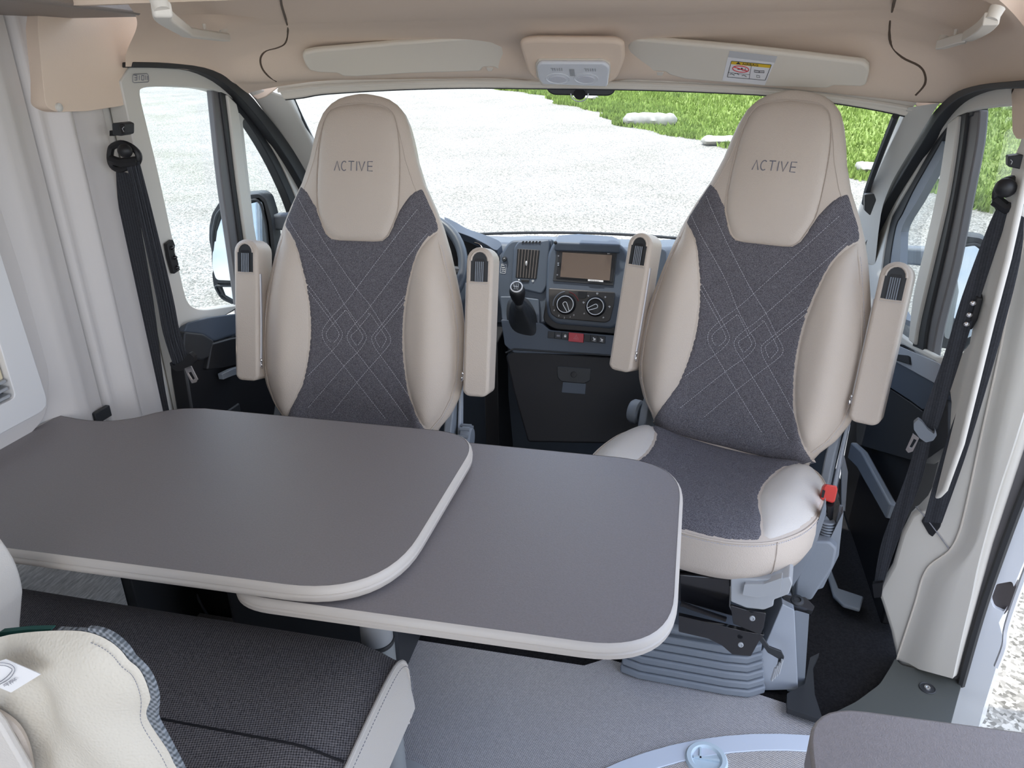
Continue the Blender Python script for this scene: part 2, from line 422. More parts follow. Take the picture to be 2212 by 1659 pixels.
def rock(px0, px1, py0, py1, label, seed):
    fn = lambda P: P.z - gz(P.x, P.y)
    a = atfn(px0, py1, fn, 5, 80); b = atfn(px1, py1, fn, 5, 80); top = at((px0 + px1) / 2, py0, y=(a.y + b.y) / 2)
    b = Vector((b.x, lerp(a.y, b.y, .4), a.z)); d = b - a; L = d.length; d.normalize(); s = Vector((-d.y, d.x, 0)); h = max(.16, (top.z - a.z) * .8); wd = .45
    R = random.Random(seed); v = []; f = []; n, mm = 14, 8
    for i in range(n + 1):
        for k in range(mm):
            q = 2 * PI * k / mm; e = min(1, min(i, n - i) / 1.5 + .25)
            v.append(a + d * L * (i / n) + s * (wd / 2 * math.cos(q) * e * R.uniform(.85, 1.1)) + Vector((0, 0, h * .45 + h * .55 * math.sin(q) * e * R.uniform(.85, 1.08))))
    for i in range(n):
        for k in range(mm): f.append((i * mm + k, (i + 1) * mm + k, (i + 1) * mm + (k + 1) % mm, i * mm + (k + 1) % mm))
    f.append(tuple(range(mm))); f.append(tuple(n * mm + k for k in range(mm))[::-1])
    return tag(obj('kerb_stone', v, f, stone, ang=60), label, 'stone')
rock(1345, 1462, 236, 272, 'long pale kerb stone lying in grass at the verge, left of passenger headrest', 1)
rock(1514, 1600, 287, 312, 'pale kerb stone partly hidden behind the passenger headrest', 2)
rock(1848, 1895, 345, 372, 'pale kerb stone seen between passenger headrest and right windscreen pillar', 3)
rock(1236, 1292, 203, 217, 'small far stone just beneath the interior mirror', 4)
rock(2005, 2040, 366, 392, 'pale stone glimpsed through the right quarter window', 5)

# ---------------------------------------------------------------- floors
mat_pts = [(-1.0, 1.45), (-.78, 1.45), (-.5, 1.475), (.17, 1.478), (.224, 1.515), (.332, 1.495), (.52, 1.472), (.60, 1.473), (.665, 1.457), (.744, 1.418), (.74, 1.30), (1.02, 1.28), (1.02, -.6), (-1.0, -.6)]
struct(slab('floor', [(x, y, 0) for x, y in mat_pts], (0, 0, 1), .02, floorm, bevel=0))
struct(slab('floor_cab', [(-.97, -.6, -.021), (1.0, -.6, -.021), (1.0, 1.9, -.021), (.97, 3.0, -.021), (-.97, 3.0, -.021)], (0, 0, 1), .03, carpet, bevel=0))
# curved hatch near the door, with a pale border and finger ring
hc = Vector((.8, .5, 0)); hr = .872
def arc(r, a0, a1, n=40): return [(hc.x + r * math.cos(a), hc.y + r * math.sin(a)) for a in [lerp(a0, a1, i / n) for i in range(n + 1)]]
t = thing('floor_hatch', 'curved woven-vinyl floor hatch with pale blue-grey border by the side door', 'hatch', (.55, .9, 0))
ao = arc(hr, .12, PI - .05); ai = arc(hr - .045, .12, PI - .05); ai2 = arc(hr - .046, .12, PI - .05)
slab('border', [(x, y, .006) for x, y in ao + ai[::-1]], (0, 0, 1), .006, mat('pale_border', (.62, .68, .78), .4), t, bevel=.001)
slab('panel', [(x, y, .004) for x, y in ai2 + [(0.03, .4), (1.0, .4)]], (0, 0, 1), .004, floorm2, t, bevel=0)
ringm = mat('pale_blue_plastic', (.55, .66, .74), .4)
mb = MB(); mb.lathe([(.028, .003), (.034, .012), (.043, .012), (.046, .008), (.047, .003)], (.473, 1.25, 0), n=32, caps=False); rg = mb.build('finger_ring', ringm, t)
mb = MB(); mb.lathe([(.001, .0045), (.029, .0045), (.030, .005)], (.473, 1.25, 0), n=24); mb.box((.473, 1.25, .0075), (.056, .005, .005)); mb.box((.46, 1.262, .0075), (.004, .03, .005)); mb.build('recess', ringm, t)

# ---------------------------------------------------------------- left wall and pillars
def zrow(z): return z
prof = [(-1.6, -1.0), (.9, -1.0), (1.10, -1.0), (1.20, -1.0), (1.235, -.985), (1.27, -.972), (1.30, -.972), (1.33, -.985), (1.36, -.992)]
def wl(u, v):
    s = u * (len(prof) - 1); i = min(int(s), len(prof) - 2); t_ = s - i
    y = lerp(prof[i][0], prof[i + 1][0], t_); x = lerp(prof[i][1], prof[i + 1][1], t_)
    z = lerp(-.02, 1.85, v); k = sstep(1.32, 1.50, z) * .0 + sstep(.72, .62, z) * (-1) * 0
    return (x + k, y, z)
g = grid('wall_left', wl, (len(prof) - 1) * 4, 20, wallm, thick=None); struct(g)
v, f = slab_mesh([(-1.02, -1.6, -.02), (-1.02, 1.37, -.02), (-1.02, 1.37, 1.85), (-1.02, -1.6, 1.85)], (1, 0, 0), .03); struct(obj('wall_left_outer', v, f, paint))
# raised soft panel on the wall around the window
pan = [(.2, .70), (1.10, .70), (1.20, .735), (1.235, .82), (1.24, .95), (1.225, 1.25), (1.20, 1.34), (1.14, 1.385), (1.05, 1.40), (.2, 1.40)]
win = rnd([(-.975, .25, .80), (-.975, 1.135, .80), (-.975, 1.135, 1.31), (-.975, .25, 1.31)], .02)
struct(slab('trim_1', rnd([(-.985, y, z) for y, z in pan], .03), (1, 0, 0), .012, wallm, bevel=.009, seg=4, holes=[[(-.985, p.y, p.z) for p in win]]))
t = thing('side_window', 'white framed living-area window with raised blind, at the far left wall', 'window', (-.98, .7, .76))
slab('frame', rnd([(-.955, .2, .765), (-.955, 1.185, .765), (-.955, 1.165, 1.345), (-.955, .2, 1.345)], .03), (1, 0, 0), .03, whitep, t, bevel=.008, seg=3, holes=[rnd([(-.955, .25, .82), (-.955, 1.115, .82), (-.955, 1.115, 1.30), (-.955, .25, 1.30)], .012)])
for zz in (.826, .842, .858):
    mb = MB(); mb.box((-.975, .68, zz), (.03, .86, .007)); mb.build('rail', silver, t, bevel=.002)
slab('glass_pane', [(-.992, .25, .82), (-.992, 1.115, .82), (-.992, 1.115, 1.30), (-.992, .25, 1.30)], (1, 0, 0), .004, glassd, t, bevel=0)
mb = MB(); mb.box((-.976, 1.09, 1.07), (.018, .045, .42)); mb.build('blind_guide', mat('cream_plastic', (.68, .58, .40), .5), t, bevel=.004)
# pillar cover left: two vertical grooves, as three shaped panels standing side by side
def vpanel(name, prof, z0, z1, m, taper=0):
    nz_ = 14
    def fn(u, v):
        s = u * (len(prof) - 1); i = min(int(s), len(prof) - 2); t_ = s - i
        return (lerp(prof[i][0], prof[i + 1][0], t_), lerp(prof[i][1], prof[i + 1][1], t_) , lerp(z0, z1, v))
    n = (len(prof) - 1) * 3
    return grid(name, fn, n, nz_, m)
pr = [Vector(p) for p in [(-1.015, 1.366), (-.998, 1.369), (-.985, 1.380), (-.984, 1.40), (-.968, 1.425), (-.962, 1.44), (-.97, 1.455), (-.985, 1.462), (-1.0, 1.464)]]
struct(vpanel('trim_2', catmull([(p.x, p.y, 0) for p in pr], 3), -.02, 1.62, wallm))
pr = [(-1.0, 1.467, 0), (-.988, 1.469, 0), (-.984, 1.476, 0), (-.982, 1.50, 0), (-.978, 1.53, 0), (-.978, 1.555, 0), (-.985, 1.565, 0), (-1.02, 1.57, 0)]
struct(vpanel('trim_3', pr, -.02, 1.62, wallm))
struct(slab('trim_4', [(-1.0, 1.36, -.02), (-1.0, 1.66, -.02), (-1.0, 1.66, 1.62), (-1.0, 1.36, 1.62)], (1, 0, 0), .02, trimg, bevel=0))
o = MB().box((-.975, 1.335, .676), (.012, .05, .028)).build('wall_bracket', dash2, bevel=.002)
tag(o, 'small dark bracket on the left wall just above the table corner', 'bracket')
# upper cover of the left pillar, with its screw cap
t = thing('pillar_cover', 'beige padded upper pillar cover with round cap, left side under the overhead locker', 'trim cover', (-.95, 1.45, 1.33))
slab('cover', rnd(pp([(82, -60), (82, 60), (95, 195), (100, 232), (122, 242), (190, 240), (268, 228), (281, 214), (284, 150), (296, 60), (322, 10), (330, -60)], x=-.955), .012), (1, 0, 0), .05, headl, t, bevel=.010, seg=4)
c = at(127, 232, x=-.954); MB().lathe([(.009, -.002), (.0085, .003), (.005, .005), (.0005, .0055)], c, (1, 0, 0), 16).build('screw_cap', trimg, t)
struct(slab('ceiling_locker', [(-1.0, .2, 1.56), (-1.0, 1.50, 1.56), (-.80, 1.52, 1.56), (-.76, 1.46, 1.56), (-.66, .9, 1.56), (-.66, .2, 1.56)], (0, 0, 1), .035, taupe, bevel=.006))
# lower wood-effect wall panel under the table
struct(slab('wall_left_lower', [(-.95, -.6, 0), (-.95, 1.243, 0), (-.95, 1.243, .60), (-.95, -.6, .60)], (1, 0, 0), .045, wood, bevel=.002))

struct(slab('trim_30', [(-.925, 1.245, -.02), (-.925, 1.80, -.02), (-.925, 1.80, .50), (-.925, 1.245, .52)], (1, 0, 0), .07, dash2, bevel=.004))

# ---------------------------------------------------------------- ceiling of the cab
cen = [(1.2, 1.535), (1.8, 1.532), (1.95, 1.525), (2.03, 1.51), (2.12, 1.478), (2.18, 1.435), (2.22, 1.405), (2.25, 1.392), (2.4, 1.36)]
seaL = [(1.2, 1.440), (1.62, 1.440), (1.749, 1.437), (1.898, 1.426), (2.0, 1.399), (2.093, 1.355), (2.162, 1.303), (2.233, 1.247)]
seaR = [(1.2, 1.396), (1.513, 1.394), (1.655, 1.387), (1.831, 1.376), (1.962, 1.359), (2.05, 1.332), (2.13, 1.294), (2.219, 1.235)]
hdr = [(590, 174), (640, 170), (700, 167), (850, 164), (1000, 161), (1150, 162), (1330, 165), (1500, 172), (1700, 186), (1870, 203), (1985, 216)]
def yend(x): return 2.27 - .17 * (abs(x) / .9) ** 2
hz = None
def zceil(x, y):
    a = interp(cen, y + .17 * (abs(x) / .9) ** 2 * sstep(1.7, 2.1, y)); b = interp(seaR if x > 0 else seaL, y) - .010
    q_ = (min(abs(x), .93) - (.66 if x > 0 else .66)) / (.93 - .66); k = 1 - math.sqrt(max(0, 1 - max(0, q_) ** 2.2))
    bump = .035 * math.exp(-((x - .0) / .13) ** 2) * sstep(1.95, 2.1, y) + 0
    q = ((abs(x) - .79) / .11) ** 2 + ((y - 1.72) / .17) ** 2
    z = lerp(a, b, k) - bump * .6 + (.045 * (1 - q) ** 1.5 if q < 1 else 0)
    if hz: z = lerp(z, min(z, interp(hz, x) - .006), sstep(yend(x) - .14, yend(x) - .005, y))
    return z
hz = sorted([(p.x, p.z) for p in [atfn(px, py, lambda P: P.y - yend(P.x)) for px, py in hdr]])
def smooth_c(u, v):
    x = .93 * math.sin((u - .5) * PI * .999) / math.sin(.5 * PI * .999) * 1.0; x = lerp(x, lerp(-.93, .93, u), .5); y = lerp(lerp(1.22, 1.60, sstep(.55, .93, abs(x))), yend(x), v); return (x, y, zceil(x, y))
struct(grid('ceiling', smooth_c, 160, 60, headl))
struct(slab('ceiling_roof', [(-1.05, -1.8, 1.93), (1.05, -1.8, 1.93), (1.05, 2.1, 1.93), (-1.05, 2.1, 1.93)], (0, 0, -1), .04, trimg, bevel=0))
struct(slab('ceiling_front', [(-1.0, 1.235, 1.528), (1.0, 1.235, 1.528), (1.0, 1.235, 1.93), (-1.0, 1.235, 1.93)], (0, -1, 0), .02, headl, bevel=0))
cfn = lambda P: P.z - zceil(P.x, P.y)
for nm, L in (('trim_5', [(606, -20), (608, 10), (618, 45), (622, 65), (617, 92), (600, 103), (575, 110), (563, 126), (566, 147), (580, 165), (597, 176)]),
              ('trim_6', [(1938, -20), (1928, 20), (1922, 55), (1924, 95), (1948, 124), (1985, 143), (1998, 162), (1997, 184), (1978, 206)])):
    mb = MB(); mb.tube(catmull([atfn(x, y, cfn) + Vector((0, 0, .001)) for x, y in L], 4), .0028, 6); struct(mb.build(nm, mat('seam_shadow_gap', (.10, .07, .05), .9)))
struct(slab('trim_31', rnd(pp([(500, 140), (630, 150), (630, 178), (600, 190), (575, 209), (556, 216), (530, 196), (500, 170)], y=2.135), .004), (0, -1, -.3), .02, headl, bevel=.003))
struct(slab('trim_32', rnd(pp([(1965, 150), (2080, 150), (2072, 196), (2040, 214), (2006, 250), (1994, 250), (1978, 228), (1965, 212)], y=2.12), .004), (0, -1, -.3), .02, headl, bevel=.003))
# windscreen header and pillars
def hfn(P): return P.y - yend(P.x) - .0
top = [(590, 174), (640, 170), (700, 167), (850, 164), (1000, 161), (1150, 162), (1330, 165), (1500, 172), (1700, 186), (1870, 203), (1985, 216)]
bot = [(612, 214), (650, 210), (700, 202), (850, 193), (1000, 189), (1150, 190), (1330, 192), (1500, 197), (1700, 208), (1870, 232), (1958, 250)]
A = [atfn(x, y, hfn) for x, y in top]; B = [atfn(x, y, hfn) for x, y in bot]
A = catmull(A, 3); B = catmull(B, 3)
struct(strip('trim_7', A, B, (0, -1, .2), .025, trimb, bevel=.003))
Bm = [lerp(a, b, .55) + Vector((0, -.006, 0)) for a, b in zip(A, B)]; mb = MB(); mb.tube(Bm, .0055, 6); struct(mb.build('trim_8', trimb))
mb = MB(); mb.tube([b + Vector((0, .012, .001)) for b in B], .006, 6); struct(mb.build('trim_9', rubber))
def pil(name, L, R, yl, yr, m=trimg, th=.05):
    A = [at(x, y, y=q) for (x, y), q in zip(L, yl)]; B = [at(x, y, y=q) for (x, y), q in zip(R, yr)]
    return struct(strip(name, catmull(A, 3), catmull(B, 3), (0, -1, .15), th, m, bevel=.008, seg=3))
pil('trim_10', [(512, 176), (546, 212), (582, 264), (622, 328), (668, 402), (725, 500)], [(622, 208), (640, 246), (665, 295), (690, 340), (735, 415), (790, 500)], [2.10, 2.14, 2.22, 2.31, 2.42, 2.55], [2.16, 2.2, 2.28, 2.36, 2.47, 2.6])
pil('trim_11', [(1962, 232), (1940, 280), (1915, 330), (1888, 390), (1870, 430), (1855, 480), (1850, 560)], [(2030, 222), (2006, 260), (1972, 318), (1940, 370), (1920, 410), (1903, 465), (1890, 575)], [2.10, 2.2, 2.3, 2.42, 2.5, 2.58, 2.7], [2.06, 2.1, 2.2, 2.3, 2.36, 2.42, 2.5])
for nm, L, q in (('trim_12', [(628, 205), (650, 255), (672, 300), (694, 342), (745, 430)], [2.19, 2.24, 2.32, 2.4, 2.5]), ('trim_13', [(1935, 250), (1915, 300), (1890, 365), (1874, 410), (1868, 440)], [2.13, 2.24, 2.34, 2.46, 2.5])):
    mb = MB(); mb.tube(catmull([at(x, y, y=yy) for (x, y), yy in zip(L, q)], 3), .009, 6); struct(mb.build(nm, rubber))
# little black fixing on the right pillar
t = tag(slab('pillar_clip', rnd(pp([(1868, 420), (1888, 418), (1893, 432), (1880, 466), (1868, 455)], y=2.33), .004), (0, -1, 0), .02, black, bevel=.003), 'small black clip low on the right windscreen pillar', 'clip')
# windscreen glass
def ws(u, v):
    x = lerp(-.93, .93, u); k = (abs(x) / .93) ** 2
    return (x * lerp(1, 1.02, v), lerp(yend(x) + .04, 3.12 - .35 * k, v), lerp(1.385 - .03 * k, .76, v))
struct(grid('window_1', ws, 24, 12, glass))
mb = MB(); mb.tube([ws(i / 24, .985) for i in range(25)], .006, 6); struct(mb.build('trim_14', rubber))

# ---------------------------------------------------------------- left door
def ribbon_px(name, O_, I_, m, th, **k):
    A = pp(O_, **k); B = pp(I_, **k); s = -1 if k['x'] > 0 else 1
    return strip(name, catmull(A, 3), catmull(B, 3), (s, 0, 0), th, m, bevel=.002)
LX = -.95
so = [(288, 134), (304, 134), (364, 136), (443, 146), (494, 168), (538, 202), (570, 240), (601, 278), (633, 323), (658, 364), (690, 420), (740, 520)]
si = [(288, 146), (304, 146), (364, 147), (425, 153), (477, 176), (520, 212), (552, 248), (583, 288), (614, 332), (640, 374), (672, 432), (722, 530)]
struct(ribbon_px('trim_15', so, si, rubber, .03, x=-.925))
outer = pp(so, x=LX); 
op = [(303, 205), (312, 190), (350, 187), (400, 188), (455, 193), (500, 210), (535, 243), (570, 290), (600, 338), (625, 390), (645, 440), (670, 520), (690, 600), (640, 640), (560, 655), (512, 660), (470, 666), (440, 669), (415, 662), (401, 640), (385, 570), (345, 385), (320, 280)]
fo = pp(so, x=LX) + [Vector((LX, 2.62, .80)), Vector((LX, 2.62, .74)), Vector((LX, 1.60, .74)), Vector((LX, 1.60, .0))] + []
fo = pp(so, x=LX) + [Vector((LX, 2.66, .76)), Vector((LX, 1.72, .76)), Vector((LX, 1.70, -.02)), Vector((LX, 1.60, -.02)), Vector((LX, 1.60, 1.40))]
t = thing('door_1', None, None, (-1.0, 2.0, 0)); struct(t)
slab('door_frame', fo, (1, 0, 0), .045, trimg, t, bevel=.010, seg=3, holes=[catmull(pp(op, x=LX), 3, True)])
v, f = slab_mesh(catmull(pp(op, x=-.985), 3, True), (1, 0, 0), .004); obj('window_pane', v, f, glassd, t)
qo = [(497, 205), (530, 226), (565, 270), (598, 322), (622, 372), (645, 430), (675, 520), (690, 600)]
qi = [(490, 222), (520, 245), (553, 290), (585, 345), (608, 392), (630, 445), (655, 525), (670, 600)]
strip('quarter_seal', catmull(pp(qo, x=-.955), 3), catmull(pp(qi, x=-.955), 3), (1, 0, 0), .03, rubber, t, bevel=.003)
qf = rnd(pp([(521, 600), (517, 235), (545, 240), (590, 315), (625, 385), (650, 460), (668, 600)], x=-.958), .012)
qh = rnd(pp([(560, 592), (524, 262), (532, 252), (548, 262), (600, 348), (624, 400), (632, 445), (640, 592)], x=-.958), .008)
slab('quarter_frame', qf, (1, 0, 0), .02, trimg, t, bevel=.004, holes=[qh])
def post(name, L, R, m, xx, th=.02): strip(name, catmull(pp(L, x=xx), 3), catmull(pp(R, x=xx), 3), (1, 0, 0), th, m, t, bevel=.004)
post('window_channel', [(458, 188), (466, 270), (480, 400), (503, 560), (520, 690)], [(476, 196), (486, 270), (503, 400), (524, 560), (540, 690)], rubberg, -.958)
post('window_channel', [(476, 196), (486, 270), (503, 400), (524, 560), (540, 690)], [(492, 204), (500, 270), (515, 400), (537, 560), (553, 690)], rubber, -.95, .03)
post('divider_post', [(492, 204), (500, 270), (515, 400), (537, 560), (553, 690)], [(512, 224), (521, 270), (535, 400), (562, 560), (580, 690)], trimg, -.942, .03)
mk = slab('warning_mark', rnd(pp([(286, 160), (321, 158), (323, 178), (286, 180)], x=-.9485), .006), (1, 0, 0), .001, trimg, t, bevel=0)
tx = [((291, 163), (296, 163)), ((291, 168), (296, 168)), ((291, 173), (296, 173)), ((296, 163), (296, 173)), ((301, 163), (301, 173)), ((306, 163), (311, 163)), ((306, 163), (306, 173)), ((306, 173), (311, 173)), ((311, 163), (311, 173)), ((315, 163), (315, 173)), ((319, 164), (319, 173))]
mb = MB()
for a, b in tx: mb.tube([at(*a, x=-.9475), at(*b, x=-.9475)], .0009, 4)
mb.tube(rnd(pp([(287, 161), (320, 159), (322, 177), (287, 179)], x=-.9475), .006), .0008, 4, True); mb.build('embossed_mark', threadd, t)
# latch plate on the frame
slab('latch_plate', rnd(pp([(362, 527), (374, 517), (379, 530), (377, 545), (384, 560), (388, 578), (390, 583), (377, 592), (368, 560)], x=-.935), .003), (1, 0, 0), .012, black, t, bevel=.002)
for q in ((372, 535), (378, 556), (383, 578)): MB().sphere(at(*q, x=-.934), .006, 8, 6).build('latch_bolt', blackg, t)
# lower lining
dl = thing('door_lining', 'black moulded left door lining with blue-grey shining ledge top behind the driver seat', 'door lining', (-.9, 2.0, 0))
lp = pp([(398, 718), (404, 696), (450, 684), (512, 676), (600, 664), (700, 650), (700, 700), (560, 712), (490, 728), (464, 737), (440, 723)], x=-.925)
slab('ledge', rnd(lp, .012), (1, 0, .5), .04, dash, dl, bevel=.010, seg=4)
slab('ledge_end', rnd(pp([(398, 716), (440, 721), (464, 736), (456, 770), (436, 780), (405, 772), (397, 756)], x=-.918), .01), (1, -.3, .1), .04, dash2, dl, bevel=.010, seg=4)
slab('ledge_skirt', rnd(pp([(458, 742), (500, 730), (700, 706), (700, 760), (448, 800)], x=-.915), .01), (1, 0, 0), .04, black, dl, bevel=.008, seg=3)
slab('panel', [Vector((-.93, 1.56, 0)), Vector((-.93, 2.5, 0)), Vector((-.93, 2.5, .72)), Vector((-.93, 1.60, .70))], (1, 0, 0), .05, black, dl, bevel=.006)
strip('pull_handle', pp([(480, 808), (500, 798), (520, 792)], x=-.90), pp([(483, 820), (503, 812), (522, 806)], x=-.90), (1, 0, 0), .015, greyp, dl)

# ---------------------------------------------------------------- right door
so = [(2260, 170), (2188, 175), (2115, 183), (2068, 197), (2037, 220), (2009, 252), (1978, 299), (1939, 358), (1903, 416), (1880, 460), (1850, 520)]
si = [(2260, 188), (2188, 191), (2123, 194), (2078, 209), (2048, 230), (2021, 262), (1992, 309), (1955, 368), (1921, 424), (1898, 468), (1868, 530)]
struct(ribbon_px('trim_16', so, si, rubber, .03, x=.905))
RX = .93
op = [(2202, 234), (2131, 234), (2099, 240), (2068, 252), (2037, 279), (2009, 318), (1986, 358), (1962, 401), (1935, 448), (1919, 483), (1903, 581), (1900, 650), (1935, 715), (2068, 775), (2115, 620), (2162, 460), (2190, 340), (2204, 300)]
fo = pp(so, x=RX) + [Vector((RX, 2.62, .80)), Vector((RX, 2.62, .70))] + pp([(1900, 735), (1950, 745), (2020, 782), (2046, 812), (2054, 870), (2050, 940), (2034, 1010), (2004, 1068), (1966, 1108), (1995, 1104), (2036, 1060), (2072, 960), (2104, 830), (2138, 690), (2172, 560), (2196, 450), (2222, 330), (2262, 240)], x=RX)
t = thing('door_2', None, None, (1.0, 2.0, 0)); struct(t)
slab('door_frame', fo, (-1, 0, 0), .012, trimg, t, bevel=.005, seg=3, holes=[catmull(pp(op, x=RX), 3, True)])
v, f = slab_mesh(catmull(pp(op, x=.965), 3, True), (-1, 0, 0), .004); obj('window_pane', v, f, glassd, t)
strip('quarter_seal', catmull(pp([(2105, 228), (2066, 246), (2034, 273), (2005, 312), (1980, 355), (1955, 400), (1928, 448), (1912, 485), (1897, 560), (1893, 640)], x=.935), 3),
      catmull(pp([(2100, 250), (2062, 268), (2040, 292), (2018, 330), (1994, 372), (1970, 415), (1948, 462), (1934, 490), (1922, 560), (1916, 640)], x=.935), 3), (-1, 0, 0), .03, rubber, t, bevel=.003)
slab('quarter_frame', rnd(pp([(1912, 600), (1932, 480), (1960, 425), (2020, 318), (2036, 304), (2044, 318), (2040, 360), (2010, 545), (1995, 720), (1912, 680)], x=.938), .006), (-1, 0, 0), .02, greyp, t, bevel=.004,
     holes=[catmull(pp([(2040, 335), (2035, 390), (2022, 458), (2006, 530), (1990, 600), (1985, 690), (1944, 670), (1945, 535), (1950, 488), (1980, 436), (2010, 382)], x=.938), 3, True)])
def post(name, L, R, m, xx, th=.02): strip(name, catmull(pp(L, x=xx), 3), catmull(pp(R, x=xx), 3), (-1, 0, 0), th, m, t, bevel=.004)
post('window_channel', [(2086, 243), (2078, 310), (2058, 420), (2035, 540), (2000, 690), (1990, 760)], [(2115, 238), (2108, 310), (2085, 430), (2058, 570), (2025, 700), (2012, 775)], rubberg, .938)
post('window_channel', [(2066, 250), (2060, 310), (2043, 420), (2016, 540), (1980, 690), (1970, 750)], [(2088, 242), (2080, 310), (2062, 420), (2038, 540), (2004, 690), (1994, 760)], rubber, .93, .03)
post('divider_post', [(2046, 266), (2040, 310), (2022, 420), (1994, 545), (1972, 640), (1962, 735)], [(2068, 250), (2062, 310), (2045, 420), (2018, 540), (1983, 690), (1974, 745)], trimg, .922, .03)
slab('door_handle', rnd(pp([(2108, 632), (2110, 645), (2098, 690), (2086, 712), (2082, 706), (2094, 672), (2102, 640)], x=.915), .004), (-1, 0, 0), .012, black, t, bevel=.002)
for q in ((2102, 655), (2094, 680), (2088, 700)): MB().sphere(at(*q, x=.91), .006, 8, 6).build('latch_bolt', chrome, t)
dl = thing('door_lining', 'black right door lining with pale blue-grey top ledge and lock button recess', 'door lining', (.9, 2.0, 0))
slab('ledge', rnd(pp([(1850, 700), (1925, 768), (2020, 830), (2046, 838), (2048, 856), (2020, 874), (1992, 884), (1968, 866), (1925, 838), (1850, 800)], x=.925), .008), (-1, 0, .4), .04, dash, dl, bevel=.010, seg=4)
slab('top_rail', rnd(pp([(1880, 730), (1935, 744), (2028, 784), (2040, 800), (2030, 834), (1925, 776), (1880, 752)], x=.922), .006), (-1, 0, .5), .02, greyl, dl, bevel=.006)
slab('lock_recess', rnd(pp([(1928, 764), (1962, 768), (1964, 786), (1932, 776)], x=.916), .003), (-1, 0, .5), .01, dash2, dl, bevel=.002)
slab('skirt', rnd(pp([(1850, 790), (1925, 842), (1968, 870), (1992, 888), (2046, 862), (2046, 960), (1990, 1000), (1850, 960)], x=.93), .006), (-1, 0, 0), .03, dash2, dl, bevel=.008, seg=3)
slab('panel', [Vector((.945, 1.80, .0)), Vector((.945, 2.5, .0)), Vector((.945, 2.5, .72)), Vector((.945, 1.80, .72))], (-1, 0, 0), .05, black, dl, bevel=.006)
strip('map_pocket_edge', pp([(1838, 955), (1860, 975), (1922, 1090)], x=.90), pp([(1830, 990), (1850, 1010), (1912, 1120)], x=.90), (-1, 0, 0), .02, greyp, dl, bevel=.005)

# ---------------------------------------------------------------- right pillar, seal, body
QN = Vector((-.55, -.835, 0)).normalized(); QO = Vector((.953, 1.658, 0))
def Q2(L, off=0): return ppl(L, QO + QN * off, QN)
pl = [(2240, 560), (2192, 380), (2160, 480), (2125, 620), (2090, 760), (2060, 900), (2040, 1000), (2005, 1085), (1965, 1110), (1945, 1150), (1925, 1220), (1893, 1275), (1905, 1310), (1922, 1365), (1934, 1420), (1942, 1440), (2062, 1470), (2080, 1400), (2140, 1180), (2212, 960), (2260, 800)]
t = thing('trim_17', None, None, (1.0, 1.6, 0)); struct(t)
slab('pillar_lining', Q2(pl, 0), QN, .06, trimg, t, bevel=.012, seg=4)
gl_ = catmull(Q2([(2240, 420), (2190, 610), (2160, 760), (2120, 940), (2090, 1080), (2072, 1150), (2050, 1190), (2010, 1220), (1992, 1250), (1978, 1300), (1955, 1370), (1937, 1425)], 0.003), 4)
gr2 = catmull(Q2([(2262, 400), (2222, 610), (2195, 760), (2155, 940), (2128, 1080), (2110, 1160), (2090, 1200), (2050, 1245), (2032, 1280), (2018, 1330), (1995, 1400), (1985, 1446)], 0.02), 4)
rgt = catmull(Q2([(2290, 600), (2245, 780), (2230, 830), (2190, 960), (2160, 1050), (2145, 1100), (2128, 1160), (2110, 1230), (2098, 1290), (2085, 1345), (2070, 1410), (2058, 1466)], 0.02), 4)
gl_, gr2, rgt = gl_[:len(rgt)], gr2[:len(rgt)], rgt
vv = []; ff = []
for a, b, c in zip(gl_, gr2, rgt):
    c2 = c - QN * .045; m1 = lerp(a, b, .5) - QN * .006; vv += [a, m1, b, lerp(b, c, .5), c, c2]
for i in range(len(gl_) - 1):
    for j in range(5): q = i * 6 + j; ff.append((q, q + 1, q + 7, q + 6))
obj('raised_lining', vv, ff, trimg, t, ang=70)
mb = MB(); mb.tube(gl_, .0022, 5); mb.build('lining_edge', trimb, t)
mb = MB(); mb.tube(Q2([(1978, 1094), (2000, 1118), (2030, 1158), (2052, 1188)], 0.003), .0014, 5); mb.build('lining_joint', threadd, t)
slab('belt_slot', rnd(Q2([(1990, 1126), (2000, 1110), (2036, 1120), (2030, 1140), (2014, 1160), (2006, 1154)], 0.003), .003), QN, .004, black, t, bevel=.001)
slab('guide_slot', Q2([(2190, 440), (2212, 440), (2176, 562), (2165, 556)], 0.003), QN, .004, black, t, bevel=0)
# door seal strip and painted body edge of the sliding door opening
sA = catmull(Q2([(2035, 1465), (2090, 1280), (2140, 1130), (2175, 1030), (2235, 880)], -.02), 4); sB = catmull(Q2([(2078, 1478), (2120, 1330), (2160, 1210), (2212, 1070), (2272, 930)], -.02), 4)
struct(strip('trim_18', sA, sB, QN, .03, rubberg, bevel=.01, seg=3))
mb = MB(); mb.tube([p + Vector((-.004, -.004, 0)) for p in sB], .009, 6); struct(mb.build('trim_19', rubber))
bd = Q2([(2045, 1580), (2078, 1478), (2125, 1335), (2212, 1080), (2300, 850), (2330, 900), (2212, 1215), (2180, 1290), (2172, 1318), (2158, 1345), (2166, 1375), (2163, 1400), (2150, 1450), (2125, 1530), (2112, 1580)], -.045)
struct(slab('trim_20', bd, QN, .06, paint, bevel=.012, seg=3, holes=[rnd(Q2([(2146, 1312), (2140, 1295), (2152, 1262), (2186, 1256), (2192, 1275), (2182, 1300), (2168, 1322)], -.045), .006)]))
struct(slab('trim_21', rnd(Q2([(2140, 1325), (2135, 1295), (2150, 1255), (2192, 1250), (2198, 1275), (2184, 1310), (2168, 1330)], -.055), .008), QN, .02, mat('latch_pocket', (.07, .06, .06), .6), bevel=.002))
